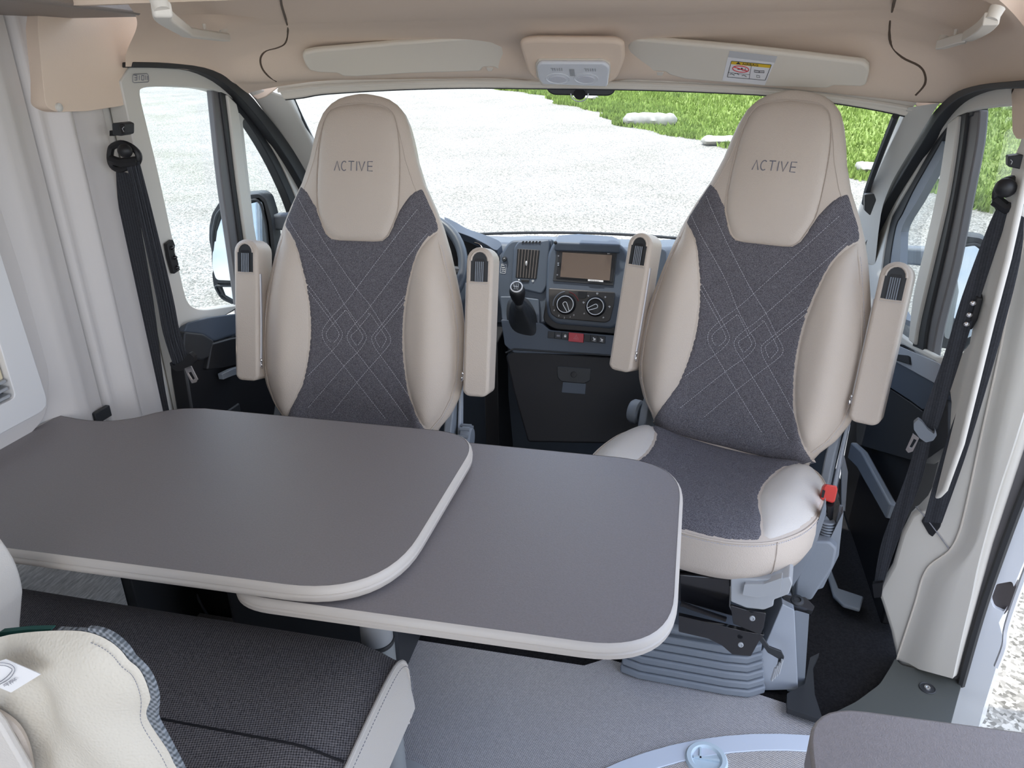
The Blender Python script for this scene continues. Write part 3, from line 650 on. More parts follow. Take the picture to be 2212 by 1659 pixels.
struct(slab('wall_right', [(1.0, 1.5, 1.30), (1.0, 1.5, 1.9), (1.0, 2.0, 1.9), (1.0, 2.0, 1.42), (1.0, 1.60, 1.40)], (-1, 0, 0), .03, trimg, bevel=0))
struct(slab('body_side_right', [(1.10, 1.66, -.45), (1.10, 1.66, .0), (1.10, 3.2, .0), (1.10, 3.2, -.45)], (1, 0, 0), .03, paint, bevel=.01))
mb = MB(); q = pp([(2153, 1440), (2170, 1395), (2176, 1350), (2212, 1245), (2250, 1150)], x=1.045); mb.tube(catmull(q, 4), .006, 6); struct(mb.build('trim_22', paint))
# upper cover right
slab('trim_23', rnd(pp([(2080, -60), (2118, 5), (2158, 55), (2178, 120), (2185, 200), (2187, 285), (2196, 300), (2260, 300), (2300, -60)], x=.93), .008), (-1, 0, 0), .05, headl, None, bevel=.010, seg=4)['kind'] = 'structure'
# step plate in the doorway
t = thing('step_cover', 'dark grey-green plastic step cover with recessed screw, bottom right doorway', 'step cover', (.95, 1.45, 0))
slab('plate', rnd(pp([(1790, 1545), (1850, 1515), (1900, 1478), (1924, 1440), (1934, 1420), (1945, 1436), (2080, 1468), (2045, 1600), (1790, 1600)], z=.02), .015), (0, 0, 1), .03, mat('step_plastic', (.075, .08, .075), .45, spec=.4, bump=.1, bscale=400), t, bevel=.006)
c = at(2003, 1486, z=.021); mb = MB(); mb.lathe([(.019, 0), (.0175, .0015), (.014, -.001), (.011, -.004)], c, n=24); mb.build('screw_recess', dash2, t)
mb = MB(); mb.lathe([(.008, 0), (.007, .003), (.003, .003), (.003, .001)], c, n=12); mb.build('screw', chrome, t)
# ---------------------------------------------------------------- cab seats
TH = .27; cT, sT = math.cos(TH), math.sin(TH)
WP = [(-.06, .20), (-.03, .212), (0, .228), (.04, .258), (.09, .280), (.14, .291), (.21, .293), (.28, .290), (.35, .279), (.42, .263), (.49, .245), (.55, .225), (.60, .203), (.66, .172), (.72, .150), (.765, .139), (.81, .126), (.84, .112), (.862, .093), (.876, .070), (.884, .045), (.888, .015)]
def W(v): return interp(WP, v)
def SF(u, v, off=0):                            # front skin of the backrest
    wv = W(v); t = min(1, abs(u) / max(wv, 1e-4)); T = .035 * math.sqrt(max(0, 1 - max(0, (v - .78) / .112) ** 2))
    k = math.sqrt(max(0, 1 - t ** 4)); b = .032 * math.exp(-((abs(u) - .21) / .055) ** 2) * sstep(.58, .40, v) * sstep(-.10, .05, v)
    hollow = -.010 * math.exp(-(u / .12) ** 2) * sstep(.5, .3, v) + .010 * math.exp(-(u / .10) ** 2 - ((v - .66) / .12) ** 2)
    n = T * k + (b + hollow) * (1 - t ** 6) - .012 * sstep(.0, -.06, v)
    return B3(u, v, n + off)
def B3(u, v, n):
    if v < .512: v = .512 + (v - .512) * .965
    return Vector((u, sT * v - cT * n, .5 + cT * v + sT * n))
def backshell():
    v = []; f = []; K = 28; rows = [-.06 + .012 * i for i in range(79)] + [.882, .886, .888]
    rows = sorted(set(round(r, 4) for r in rows if r <= .889))
    for r in rows:
        w_ = W(r); tb = lerp(.10, .088, sstep(.1, .7, r)) * math.sqrt(max(0, 1 - max(0, (r - .76) / .132) ** 2))
        for k in range(K):
            u = -w_ * math.cos(PI * k / (K - 1)); v.append(SF(u, r))
        for k in range(1, K - 1):
            u = w_ * math.cos(PI * k / (K - 1)); t = abs(u) / w_; v.append(B3(u, r, -tb * math.sqrt(max(0, 1 - t ** 5))))
    M = 2 * K - 2
    for i in range(len(rows) - 1):
        for k in range(M): f.append((i * M + k, i * M + (k + 1) % M, (i + 1) * M + (k + 1) % M, (i + 1) * M + k))
    f.append(tuple(range(M))[::-1]); f.append(tuple((len(rows) - 1) * M + k for k in range(M)))
    return v, f
def mirr(half):                                 # half outline (u>=0) from bottom to top -> closed symmetric
    return [(u, v) for u, v in half] + [(-u, v) for u, v in reversed(half) if u > 1e-6]
def patch(name, outline, fn, lift, r, m, parent, step=.008, grooves=None, gd=.0022, gw=.0035, base=.0006):
    v2, tri = fill2d(outline, (), step); n = len(outline)
    segs = list(zip(outline, outline[1:] + outline[:1])); V = []
    for p in v2:
        d = segd(p, segs); off = base + lift * (1 - math.exp(-d / r)) if d > 1e-5 else -.002
        if grooves and d > .004:
            g = segd(p, grooves)
            if g < .02: off -= gd * math.exp(-(g / gw) ** 2)
        V.append(fn(p[0], p[1], off))
    return obj(name, V, tri, m, parent, local=True, ang=80)
def c2(L, n=4, closed=False): return [(p.x, p.y) for p in catmull([(a, b, 0) for a, b in L], n, closed)]
def stitches(name, lines, fn, m, parent, dash_=.0042, gap=.0022, r=.0006, off=.0005):
    mb = MB()
    for L in lines:
        P = [Vector((a, b, 0)) for a, b in L]; acc = 0; on = True; cur = [P[0]]; i = 0; p = P[0]; left = dash_
        while i < len(P) - 1:
            d = (P[i + 1] - p).length
            if d < left: left -= d; i += 1; p = P[i]; cur.append(p)
            else:
                p = p + (P[i + 1] - p) * (left / d); cur.append(p)
                if on and len(cur) > 1: mb.tube([fn(q.x, q.y, off) for q in (cur[0], cur[-1])], r, 4)
                on = not on; cur = [p]; left = dash_ if on else gap
    return mb.build(name, m, parent, local=True, smooth=False)

ins_half = [(0, .512), (.045, .512), (.070, .515), (.086, .528), (.096, .548), (.106, .572), (.113, .600), (.115, .66), (.1135, .72), (.109, .77), (.101, .81), (.088, .838), (.065, .853), (.035, .859), (0, .861)]
insert_o = mirr(c2(ins_half, 3))
bol_in = [(.222, -.030), (.195, .012), (.172, .060), (.152, .110), (.140, .170), (.133, .240), (.134, .310), (.141, .370), (.153, .430), (.170, .487), (.190, .520), (.217, .545)]
bol_in = c2(bol_in, 4)
out_e = [(W(v) - .018, v) for v in [.50, .46, .42, .36, .30, .24, .18, .13, .09, .05, .02, 0, -.02]]
bolster_o = bol_in + out_e
sm_ = [(.171, .652), (.152, .643), (.133, .622), (.118, .600), (.113, .594)]
fab_half = [(0, -.045), (.19, -.045)] + [p for p in bol_in if p[1] < .545] + [(.217, .545), (.213, .565), (.196, .60), (.171, .652)] + c2(sm_, 3)[1:] + [(.1125, .590), (.106, .572), (.096, .548), (.086, .528), (.070, .515), (.045, .512), (0, .512)]
fab_o = [(u, v) for u, v in fab_half] + [(-u, v) for u, v in reversed(fab_half) if u > 1e-6]
hd = c2(sm_, 3); v_l = [(W(v) - .022, v) for v in [.66, .70, .74, .78, .81, .835, .855]] + [(.075, .868), (.045, .874), (0, .876)]
def C(x, y): return ((x - 703) * .000438, .512 - (y - 430) * .00042)
strands = [[(265, 105), (600, 600), (700, 740), (790, 850), (870, 970), (915, 1030), (925, 1075), (900, 1120), (860, 1170), (700, 1370), (540, 1590)],
           [(200, 250), (500, 640), (620, 845), (700, 960), (750, 1020), (765, 1060), (745, 1110), (705, 1165), (620, 1260), (390, 1560)],
           [(365, 690), (540, 930), (595, 1010), (610, 1050), (590, 1100), (545, 1160), (350, 1390), (260, 1540)],
           [(365, 725), (540, 965), (575, 1020), (588, 1050), (575, 1080), (545, 1115)],
           [(620, 890), (640, 895), (700, 985), (730, 1030), (742, 1055), (730, 1085), (705, 1120)],
           [(775, 903), (790, 903), (860, 1000), (888, 1040), (896, 1065), (885, 1090), (862, 1128)],
           [(1140, 140), (700, 740), (620, 845), (540, 935), (490, 1010), (480, 1050), (495, 1100), (545, 1165), (710, 1370), (900, 1595)],
           [(1200, 290), (790, 850), (700, 960), (655, 1020), (640, 1062), (655, 1105), (705, 1165), (1000, 1520), (1060, 1595)],
           [(1040, 740), (862, 970), (815, 1030), (800, 1062), (815, 1110), (862, 1175), (1100, 1480), (1180, 1590)],
           [(1040, 775), (862, 1000), (830, 1040), (822, 1060), (835, 1090), (862, 1128)],
           [(785, 905), (705, 1010), (675, 1040), (664, 1060), (680, 1090), (705, 1120)],
           [(625, 890), (545, 985), (515, 1025), (505, 1050), (515, 1080), (545, 1115)]]
strands = [[C(*p) for p in L] for L in strands]
fin = lambda p: inside(p, fab_o)
st2 = []
for L in strands:
    q = [p for p in c2(L, 5) if fin(p)]
    if len(q) > 2: st2.append(q)
gsegs = [(a, b) for L in st2 for a, b in zip(L, L[1:])]

# seat cushion
CO = [(0, .02), (.10, .02), (.19, .02), (.235, .04), (.268, .10), (.280, .18), (.278, .26), (.258, .33), (.215, .395), (.150, .437), (.075, .455), (0, .460)]
cush_o = [(p.x, p.y) for p in catmull([(u, d, 0) for u, d in CO], 4)]
cush_o = cush_o + [(-u, d) for u, d in reversed(cush_o) if u > 1e-6]
cc = (0, .23)
def ratio(u, d):
    du, dd = u - cc[0], d - cc[1]; L = math.hypot(du, dd)
    if L < 1e-6: return 0
    a = math.atan2(dd, du); best = None
    for (x1, y1), (x2, y2) in zip(cush_o, cush_o[1:] + cush_o[:1]):
        x1 -= cc[0]; x2 -= cc[0]; y1 -= cc[1]; y2 -= cc[1]; ex, ey = x2 - x1, y2 - y1; det = du * (-ey) + dd * ex
        if abs(det) < 1e-12: continue
        t = (x1 * (-ey) + y1 * ex) / det; s = (du * y1 - dd * x1) / det
        if t > 0 and -1e-6 <= s <= 1 + 1e-6: best = t if best is None else min(best, t)
    return min(1, 1 / best) if best else 1
def HT(u, d, off=0):
    s = ratio(u, d); z = .505 - .022 * s ** 7 - .010 * math.exp(-((u) / .13) ** 2 - ((d - .12) / .16) ** 2) + .020 * math.exp(-((abs(u) - .215) / .06) ** 2) * sstep(.40, .25, d) * (1 - s ** 8)
    return Vector((u, -d, z + off))
def cushion_body():
    v = []; f = []; n = len(cush_o)
    def ring(s, z): return [Vector((cc[0] + (u - cc[0]) * s, -(cc[1] + (d - cc[1]) * s), z)) for u, d in cush_o]
    R = [ring(.90, .375), ring(.965, .380), ring(1.0, .405), ring(1.01, .44), ring(1.005, .470), ring(1.0, .483)]
    for s in (.98, .94, .85, .7, .5, .25): R.append([HT(cc[0] + (u - cc[0]) * s, cc[1] + (d - cc[1]) * s) for u, d in cush_o])
    for r in R: v += r
    for i in range(len(R) - 1):
        for k in range(n): f.append((i * n + k, (i + 1) * n + k, (i + 1) * n + (k + 1) % n, i * n + (k + 1) % n))
    f.append(tuple(range(n))); f.append(tuple((len(R) - 1) * n + k for k in range(n))[::-1])
    f = [tuple(reversed(q)) for q in f]
    return v, f
lob_in = c2([(.222, .030), (.193, .067), (.166, .11), (.152, .17), (.149, .225), (.156, .28), (.177, .335), (.198, .392)], 3)
lob_out = [(cc[0] + (u - cc[0]) * .985, cc[1] + (d - cc[1]) * .985) for u, d in cush_o if u > 0 and .05 < d < .40]
lob_o = lob_in + sorted([p for p in lob_out], key=lambda p: -p[1])
cf = [(0, .045), (.205, .045)] + [p for p in lob_in if p[1] > .045] + sorted([(cc[0] + (u - cc[0]) * .985, cc[1] + (d - cc[1]) * .985) for u, d in cush_o if u > 0 and d > .405], key=lambda p: p[1]) + [(0, cc[1] + (.46 - cc[1]) * .985)]
cf_o = cf + [(-u, d) for u, d in reversed(cf) if u > 1e-6]
seamblk = [( (0, .19), (.14, .175)), ((0, .19), (-.14, .175))]

def letters(u0, v0, w_, h):
    L = []; s = w_ / 6.0; x = u0 - w_ / 2; g = s * .80
    def P(a, b): return (x + a * g, v0 + (b - .5) * h)
    L += [[P(0, 0), P(.5, 1), P(1, 0)]]; x += s * 1.02
    L += [[P(.5 + .48 * math.cos(a), .5 + .5 * math.sin(a)) for a in [math.radians(q) for q in range(50, 311, 20)]]]; x += s * 1.0
    L += [[P(0, 1), P(1, 1)], [P(.5, 1), P(.5, 0)]]; x += s * 1.08
    L += [[P(.1, 0), P(.1, 1)]]; x += s * .38
    L += [[P(0, 1), P(.5, 0), P(1, 1)]]; x += s * 1.15
    L += [[P(.9, 1), P(.08, 1), P(.08, 0), P(.9, 0)], [P(.08, .5), P(.85, .5)]]
    return L
def make_armrest(parent, u0, side):             # folded-up armrest in its leather cover; side = direction of the seat
    arm = MB(); wd, dp, v0, v1 =   .070, .085, .106, .505; n0 = .052; r = .034
    def P(u, v, n): return B3(u0 + u, v, n)
    ol = [(-wd / 2, v0 + .012), (-wd / 2 + .012, v0), (wd / 2 - .012, v0), (wd / 2, v0 + .012)] + [(math.cos(a) * wd / 2, v1 - wd / 2 + math.sin(a) * wd / 2) for a in [PI * i / 10 for i in range(11)]]
    hole = [(-.0225, v1 - .092), (.0225, v1 - .092)] + [(math.cos(a) * .0225, v1 - .036 + math.sin(a) * .026) for a in [PI * i / 8 for i in range(9)]]
    nv = B3(0, 0, 1) - B3(0, 0, 0)
    fv, ff = slab_mesh([P(u, v, n0) for u, v in ol], nv, dp)
    cov = obj('armrest', fv, ff, leather, parent, local=True, bevel=.009, seg=4)
    fv, ff = slab_mesh([P(u, v, n0 + .0004) for u, v in hole], nv, .004); obj('armrest_core', fv, ff, dash2, cov, local=True)
    mb = MB(); mb.tube([P(u, v, n0 + .0006) for u, v in hole[2:]], .0030, 8); mb.build('cover_edge', leather, cov, local=True)
    fv, ff = slab_mesh([P(u, v, n0 + .0010) for u, v in [(-.0145, v1 - .092), (.0145, v1 - .092), (.0145, v1 - .036), (.011, v1 - .030), (-.011, v1 - .030), (-.0145, v1 - .036)]], nv, .006); obj('adjuster', fv, ff, black, cov, local=True)
    mb = MB()
    for i in range(5): mb.tube([P(-.0095 + .00475 * i, v1 - .091, n0 + .0014), P(-.0095 + .00475 * i, v1 - .038, n0 + .0014)], .0016, 6)
    mb.build('adjuster_ribs', greyp, cov, local=True)
    # hem stitches, side seam, zip with its slider
    su = wd / 2
    mb = MB(); mb.tube([P(u, v, n0 + .0002) for u, v in hole[:2]], .0022, 6); mb.build('cover_hem', leather, cov, local=True)
    mb = MB()
    for i in range(17): mb.tube([P(-.026 + .0032 * i, v1 - .0965, n0 + .0006), P(-.0242 + .0032 * i, v1 - .0965, n0 + .0006)], .0005, 4)
    mb.build('hem_stitching', thread, cov, local=True, smooth=False)
    q = side
    mb = MB(); mb.tube([P(q * (su + .0006), v, n0 - .013 - .003 * math.sin((v - .15) * 12)) for v in [.148 + .0125 * i for i in range(22)]], .0026, 6); zp = mb.build('zip', zipm, cov, local=True)
    mb = MB(); mb.tube([P(q * (su + .002), v, n0 - .0165 - .003 * math.sin((v - .15) * 12)) for v in [.148 + .0125 * i for i in range(22)]], .0012, 5); mb.build('zip_gap', threadd, cov, local=True)
    mb = MB(); c = P(q * (su + .003), .165, n0 - .013); mb.sphere(c, (.004, .004, .007), 8, 6); mb.sphere(P(q * (su + .005), .150, n0 - .011), (.003, .003, .008), 8, 6); mb.build('zip_slider', chrome, cov, local=True)
    return cov
def make_seat(name, label, loc, rz):
    s = thing(name, label, 'seat', loc, rz, 'cab seats turned to face the table')
    v, f = backshell(); bk = obj('backrest', v, f, leather, s, local=True, ang=60)
    patch('fabric_panel', fab_o, SF, .004, .006, fabric, bk, .0068, gsegs)
    patch('headrest_panel', insert_o, SF, .007, .010, leather, bk, .010)
    for q in (1, -1): patch('side_bolster', [(u * q, v) for u, v in bolster_o][::q], SF, .008, .012, leather, bk, .011)
    stitches('quilt_stitching', st2, lambda u, v, o: SF(u, v, .0042 + o), thread, bk)
    ed = [[(q * (W(v) - .0135), v) for v in [.0 + .01 * i for i in range(52)]] for q in (1, -1)]
    for e_ in ed: stitches('edge_stitching', [e_], SF, thread, bk, r=.0007)
    for q in (1, -1):
        mb = MB(); mb.tube([SF(q * (W(v) - .018), v, .0005) for v in [.0 + .01 * i for i in range(54)]], .0016, 5); mb.build('edge_seam', leather, bk, local=True)
        mb = MB(); mb.tube([SF(q * (W(v) - .024), v, .0004) for v in [.60 + .01 * i for i in range(24)]], .0011, 5); mb.build('head_seam', leather, bk, local=True)
    mb = MB(); mb.tube([SF(u_, v_, .0012) for u_, v_ in insert_o], .0013, 5, True); mb.build('insert_seam', seamm, bk, local=True)
    mb = MB()
    for L in letters(0, .700, .118, .0235):
        mb.tube([SF(a, b, .0078) for a, b in L], .0013, 5)
    mb.build('embroidery', mat_thread, bk, local=True, smooth=False)
    # sides: recliner cover, metal hinge plates
    for q in (1, -1):
        pl_ = [B3(q * .235, -.10, .0), B3(q * .235, -.10, -.075), B3(q * .27, .10, -.10), B3(q * .278, .12, -.04), B3(q * .262, .0, .0)]
        fv, ff = slab_mesh([Vector((q * .262, p.y, p.z)) for p in pl_], (q, 0, 0), .022); obj('hinge_cover', fv, ff, greyp, s, local=True, bevel=.004)
        fv, ff = slab_mesh([Vector((q * .274, y, z)) for y, z in [(.02, .36), (.05, .50), (.085, .62), (.105, .62), (.085, .50), (.06, .36)]], (q, 0, 0), .008); obj('hinge_plate', fv, ff, greyl, s, local=True, bevel=.002)
    # cushion
    v, f = cushion_body(); cu = obj('cushion', v, f, leather, s, local=True, ang=60)
    patch('cushion_fabric', cf_o, HT, .004, .008, fabric_top, cu, .010, [((u1, d1), (u2, d2)) for (u1, d1), (u2, d2) in zip(c2([(-.15, .115), (-.08, .150), (0, .160), (.08, .150), (.15, .115)], 4), c2([(-.15, .115), (-.08, .150), (0, .160), (.08, .150), (.15, .115)], 4)[1:])], gd=.003)
    for q in (1, -1): patch('cushion_lobe', [(u * q, d) for u, d in lob_o][::q], HT, .006, .016, leather_w, cu, .011)
    fr = [(u, d) for u, d in cush_o if d > .0]
    def band(u, d, off): 
        k = 1.004; return Vector((cc[0] + (u - cc[0]) * k, -(cc[1] + (d - cc[1]) * k), .481 + off))
    mb = MB(); mb.tube([band(u, d, .002) for u, d in cush_o], .0022, 6, True); mb.build('cushion_piping', leather, cu, local=True)
    stitches('cushion_stitching', [cush_o + cush_o[:1]], lambda u, d, o: band(u, d, -.005) + Vector(((u) * .004, 0, 0)), thread, cu, r=.0009)
    for q in (1, -1):
        mb = MB(); e = [p for p in cush_o if p[0] * q > 0 and .38 < p[1] < .42][0]
        mb.tube([Vector((e[0] * k, -(cc[1] + (e[1] - cc[1]) * k), z)) for k, z in ((1.004, .482), (1.012, .45), (1.008, .41), (.97, .382))], .0015, 5); mb.build('front_seam', leather, cu, local=True)
    return s
seamm = mat('leather_seam', (.47, .40, .34), .6)
mat_thread = mat('embroidery_thread', (.155, .155, .185), .6)
dseat = make_seat('cab_seat', 'swivelled driver seat behind the large table top, beige with dark quilted fabric', (-.500, 1.712, 0), .03)
pseat = dup_tree(dseat)
pseat.location = (.497, 1.858, 0); pseat.rotation_euler = (0, 0, -.35)
pseat['label'] = 'swivelled passenger seat with its cushion in full view, right of the gear lever'
WM[pseat.name] = Matrix.Translation(Vector((.497, 1.858, 0))) @ Matrix.Rotation(-.35, 4, 'Z')
make_armrest(dseat, -.312, 1); make_armrest(dseat, .337, -1)
make_armrest(pseat, -.323, 1); make_armrest(pseat, .313, -1)
# driver seat: recliner wheel and lower frame
mb = MB(); mb.lathe([(.030, 0), (.036, .006), (.036, .026), (.030, .034)], B3(.275, -.035, -.05), (1, 0, 0), 20); rw = mb.build('recliner_wheel', greyp, dseat, local=True)
for i in range(10):
    a = 2 * PI * i / 10; c = B3(.275, -.035, -.05) + Vector((.016, math.cos(a) * .037, math.sin(a) * .037)); mb = MB(); mb.tube([c - Vector((.014, 0, 0)), c + Vector((.014, 0, 0))], .005, 8); mb.build('grip_rib', greyp, rw, local=True)
mb = MB(); mb.lathe([(.030, 0), (.036, .006), (.036, .026), (.030, .034)], B3(-.275, -.02, -.05), (-1, 0, 0), 20); mb.build('recliner_wheel', greyp, pseat, local=True)
mb = MB(); mb.box((0, -.22, .345), (.42, .36, .05)); mb.box((0, -.22, .30), (.30, .30, .06)); mb.build('seat_frame', black, dseat, local=True, bevel=.006)
mb = MB(); mb.box((0, -.20, .13), (.44, .42, .26)); mb.build('pedestal', dash2, dseat, local=True, bevel=.015)
slab('base_shroud', rnd(pp([(330, 1200), (560, 1200), (560, 1325), (505, 1352), (430, 1352), (352, 1330)], y=1.46), .02), (0, -1, 0), .20, dash2, dseat, bevel=.012, seg=3)
mb = MB(); mb.tube(catmull(pp([(410, 1250), (418, 1272), (440, 1315), (462, 1350)], y=1.455), 4), .004, 6); mb.build('shroud_highlight', greyp, dseat)  # grey tube stands in for the highlight line on the black shroud
# passenger seat: frame, swivel, rails and pedestal
P_ = pseat
mb = MB(); mb.box((0, -.20, .355), (.38, .34, .035)); mb.build('seat_pan', blackg, P_, local=True, bevel=.006)
mb = MB(); mb.box((-.02, -.20, .315), (.36, .32, .05)); mb.build('swivel_plate', blackg, P_, local=True, bevel=.004)
mb = MB(); mb.lathe([(.13, .255), (.15, .26), (.15, .29), (.13, .295)], (0, -.17, 0), n=32); mb.build('swivel_ring', blackg, P_, local=True)
t = P_
slab('corner_cover', rnd(pp([(1578, 1248), (1640, 1252), (1690, 1250), (1706, 1246), (1712, 1262), (1704, 1284), (1672, 1296), (1670, 1310), (1650, 1318), (1612, 1314), (1578, 1300)], y=1.405), .004), (-.15, -1, 0), .08, silver, t, bevel=.008, seg=3)
slab('cover_rib', rnd(pp([(1608, 1262), (1650, 1262), (1690, 1248), (1686, 1280), (1640, 1292), (1604, 1286)], y=1.395), .003), (-.15, -1, 0), .02, silver, t, bevel=.005, seg=2)
slab('seat_side_cover', rnd(pp([(1706, 1236), (1735, 1192), (1762, 1140), (1782, 1085), (1784, 1112), (1764, 1172), (1736, 1230), (1712, 1268)], y=1.53), .003), (-.2, -1, .1), .03, greyp, t, bevel=.005)
slab('side_rail', pp([(1775, 1085), (1790, 1110), (1745, 1200), (1700, 1290), (1650, 1370), (1630, 1360), (1690, 1250), (1740, 1180)], y=1.60), (0, -1, .2), .03, blackg, t, bevel=.003)
slab('front_bracket', rnd(pp([(1578, 1308), (1612, 1318), (1655, 1325), (1650, 1355), (1643, 1372), (1584, 1348)], y=1.40), .003), (0, -1, .3), .012, blackg, t, bevel=.002)
slab('lower_bracket', rnd(pp([(1466, 1330), (1600, 1362), (1652, 1372), (1640, 1385), (1622, 1418), (1582, 1414), (1560, 1395), (1530, 1380), (1466, 1365)], y=1.40), .003), (0, -1, .3), .02, blackg, t, bevel=.004)
slab('crossbar_face', pp([(1466, 1240), (1580, 1250), (1578, 1310), (1590, 1335), (1466, 1300)], y=1.46), (0, -1, .1), .02, blackg, t, bevel=.004)
mb = MB(); mb.tube(pp([(1470, 1304), (1520, 1322), (1568, 1338)], y=1.43), .006, 8); mb.build('crossbar', blackg, t)
for q in ((1600, 1392), (1625, 1335)):
    c = at(*q, y=1.388); MB().lathe([(.006, 0), (.006, .003), (.004, .004), (.003, .002)], c, (0, -1, .2), 12).build('bolt', silver, t)
c = at(1722, 1298, y=1.50); mb = MB(); mb.lathe([(.015, 0), (.014, .005), (.008, .007), (.007, .003)], c, (0, -.4, 1), 16); mb.build('bolt', dash2, t)
slab('rail_end', rnd(pp([(1690, 1284), (1740, 1290), (1760, 1310), (1752, 1328), (1722, 1318), (1700, 1322)], y=1.52), .003), (0, -.5, 1), .01, blackg, t, bevel=.002)
slab('handbrake_cover', rnd(pp([(1736, 1168), (1792, 1170), (1808, 1185), (1800, 1225), (1770, 1270), (1752, 1298), (1716, 1290), (1720, 1250), (1736, 1215)], y=1.55), .008), (-.25, -1, .2), .05, greyp, t, bevel=.008, seg=3)
slab('cover_side', rnd(pp([(1790, 1170), (1822, 1105), (1818, 1140), (1812, 1200), (1778, 1270), (1762, 1275), (1795, 1220)], y=1.58), .004), (-.2, -1, .2), .05, greyp, t, bevel=.006)
slab('buckle_guide', rnd(pp([(1775, 1105), (1790, 1120), (1802, 1145), (1812, 1105), (1822, 1108), (1815, 1170), (1770, 1168)], y=1.60), .003), (-.2, -1, .1), .04, greyp, t, bevel=.004)
# upholstered bellows around the pedestal: single ribs
f0 = [(1345, 1418), (1385, 1428), (1500, 1432), (1600, 1440), (1638, 1432), (1668, 1415)]
for i in range(6):
    dz = .028 * i; pts_top = [(.262, 1.470), (.31, 1.456), (.42, 1.452), (.52, 1.448), (.575, 1.452), (.615, 1.475)]
    k = .004 * i; ring = [Vector((x + (.42 - x) * .02 * i, y + k, .004 + .022 * i)) for x, y in pts_top] + [Vector((.60, 1.62, .004 + .022 * i)), Vector((.28, 1.62, .004 + .022 * i))]
    ring = [Vector((p.x, p.y, p.z + .020)) for p in ring]
    slab('bellows_rib', ring, (0, 0, 1), .0205, greyp, t, bevel=.004)
slab('bellows_top', [Vector((x + (.42 - x) * .12, y + .03, .160)) for x, y in [(.262, 1.470), (.31, 1.456), (.42, 1.452), (.52, 1.448), (.575, 1.452), (.615, 1.475), (.60, 1.62), (.28, 1.62)]], (0, 0, 1), .03, greyp, t, bevel=.012)
slab('pedestal_side', rnd(pp([(1632, 1492), (1636, 1420), (1650, 1400), (1690, 1305), (1716, 1318), (1724, 1490)], y=1.50), .003), (0, -1, 0), .35, greyl, t, bevel=.004)
slab('pedestal_corner', rnd(pp([(1716, 1318), (1748, 1326), (1738, 1478), (1700, 1498), (1706, 1400)], y=1.52), .003), (0, -1, 0), .33, greyp, t, bevel=.004)
slab('lever_arm', pp([(1636, 1377), (1648, 1378), (1662, 1398), (1688, 1408), (1694, 1420), (1686, 1452), (1678, 1448), (1682, 1424), (1658, 1410)], y=1.44), (0, -1, 0), .006, dash2, t, bevel=.001)
for i in range(4):
    a, b = at(1690 - 5 * i, 1425 + 6 * i, y=1.435), at(1682 - 5 * i, 1455 + 5 * i, y=1.435); mb = MB(); mb.tube([a, b], .003, 6); mb.build('lever_tooth', silver, t)
slab('side_apron', rnd(pp([(1700, 1498), (1738, 1478), (1750, 1420), (1770, 1410), (1756, 1440), (1760, 1500), (1778, 1556), (1700, 1530)], z=.03), .003), (0, 0, 1), .015, dash2, t, bevel=.003)
slab('floor_strap', pp([(1783, 1222), (1792, 1218), (1812, 1270), (1866, 1288), (1858, 1316), (1822, 1306), (1800, 1285)], z=.012), (0, 0, 1), .012, greyp, t, bevel=.004)
slab('back_strap', pp([(1818, 985), (1824, 985), (1832, 1020), (1826, 1105), (1818, 1102)], y=1.93), (0, -1, 0), .01, greyl, t, bevel=.001)
# buckle of the passenger belt
t = thing('belt_buckle', 'red-buttoned seat belt buckle on black stalk beside the passenger cushion', 'belt buckle', at(1785, 1160, y=1.62))
mb = MB(); mb.tube([at(1790, 1160, y=1.62), at(1790, 1115, y=1.615), at(1792, 1085, y=1.61)], [.016, .015, .017], 10, flat=.6); mb.build('stalk', black, t)
for i in range(7): mb = MB(); mb.lathe([(.017, -.0025), (.0195, 0), (.017, .0025)], at(1787, 1162 - 6 * i, y=1.60), (0, .1, 1), 16); mb.build('stalk_ring', greyp, t)
slab('button', rnd(pp([(1779, 1052), (1785, 1046), (1808, 1050), (1810, 1058), (1804, 1084), (1798, 1087), (1773, 1078)], y=1.60), .003), (0, -1, .5), .022, redm, t, bevel=.004)
slab('slot', pp([(1777, 1058), (1783, 1060), (1779, 1076), (1774, 1074)], y=1.594), (0, -1, .5), .003, black, t, bevel=0)
# ---------------------------------------------------------------- tables
def table_top(parent, out, z, th, names=('top_surface', 'edge_band', 'edge_groove')):
    v = [Vector((x, y, z)) for x, y in out]
    c = sum(v, Vector()) / len(v)
    inner = []; n = len(v)
    for i in range(n):
        d = (v[(i + 1) % n] - v[i - 1]); d = Vector((d.y, -d.x, 0)).normalized()
        if inside((v[i] + d * .003).to_2d(), out): d = -d
        inner.append((v[i], d))
    mb = MB(); prof = [(-.0025, .0005), (0, -.001), (.003, -.005), (.004, -.011), (.0015, -.0135), (.004, -.016), (.003, -.024), (-.001, -th), (-.006, -th - .001)]
    vv = []; K = len(prof)
    for p, d in inner:
        for a, h in prof: vv.append(p + d * a + Vector((0, 0, h)))
    ff = [(i * K + j, i * K + j + 1, ((i + 1) % n) * K + j + 1, ((i + 1) % n) * K + j) for i in range(n) for j in range(K - 1)]
    obj(names[1], vv, ff, edgem, parent, ang=50)
    slab(names[0], [p - d * .0025 for p, d in inner], (0, 0, 1), th, tablem, parent, bevel=0)
big = [(-.99, 1.236), (-.915, 1.228), (-.86, 1.234), (-.815, 1.258), (-.785, 1.292), (-.745, 1.320), (-.69, 1.334)]
bigc = [(p.x, p.y) for p in catmull([(a, b, 0) for a, b in big], 5)]
rect = rnd([Vector((-.69, 1.334, 0)), Vector((-.043, 1.334, 0)), Vector((-.052, .803, 0)), Vector((-.99, .785, 0))], [0, .11, .155, .0], 12)
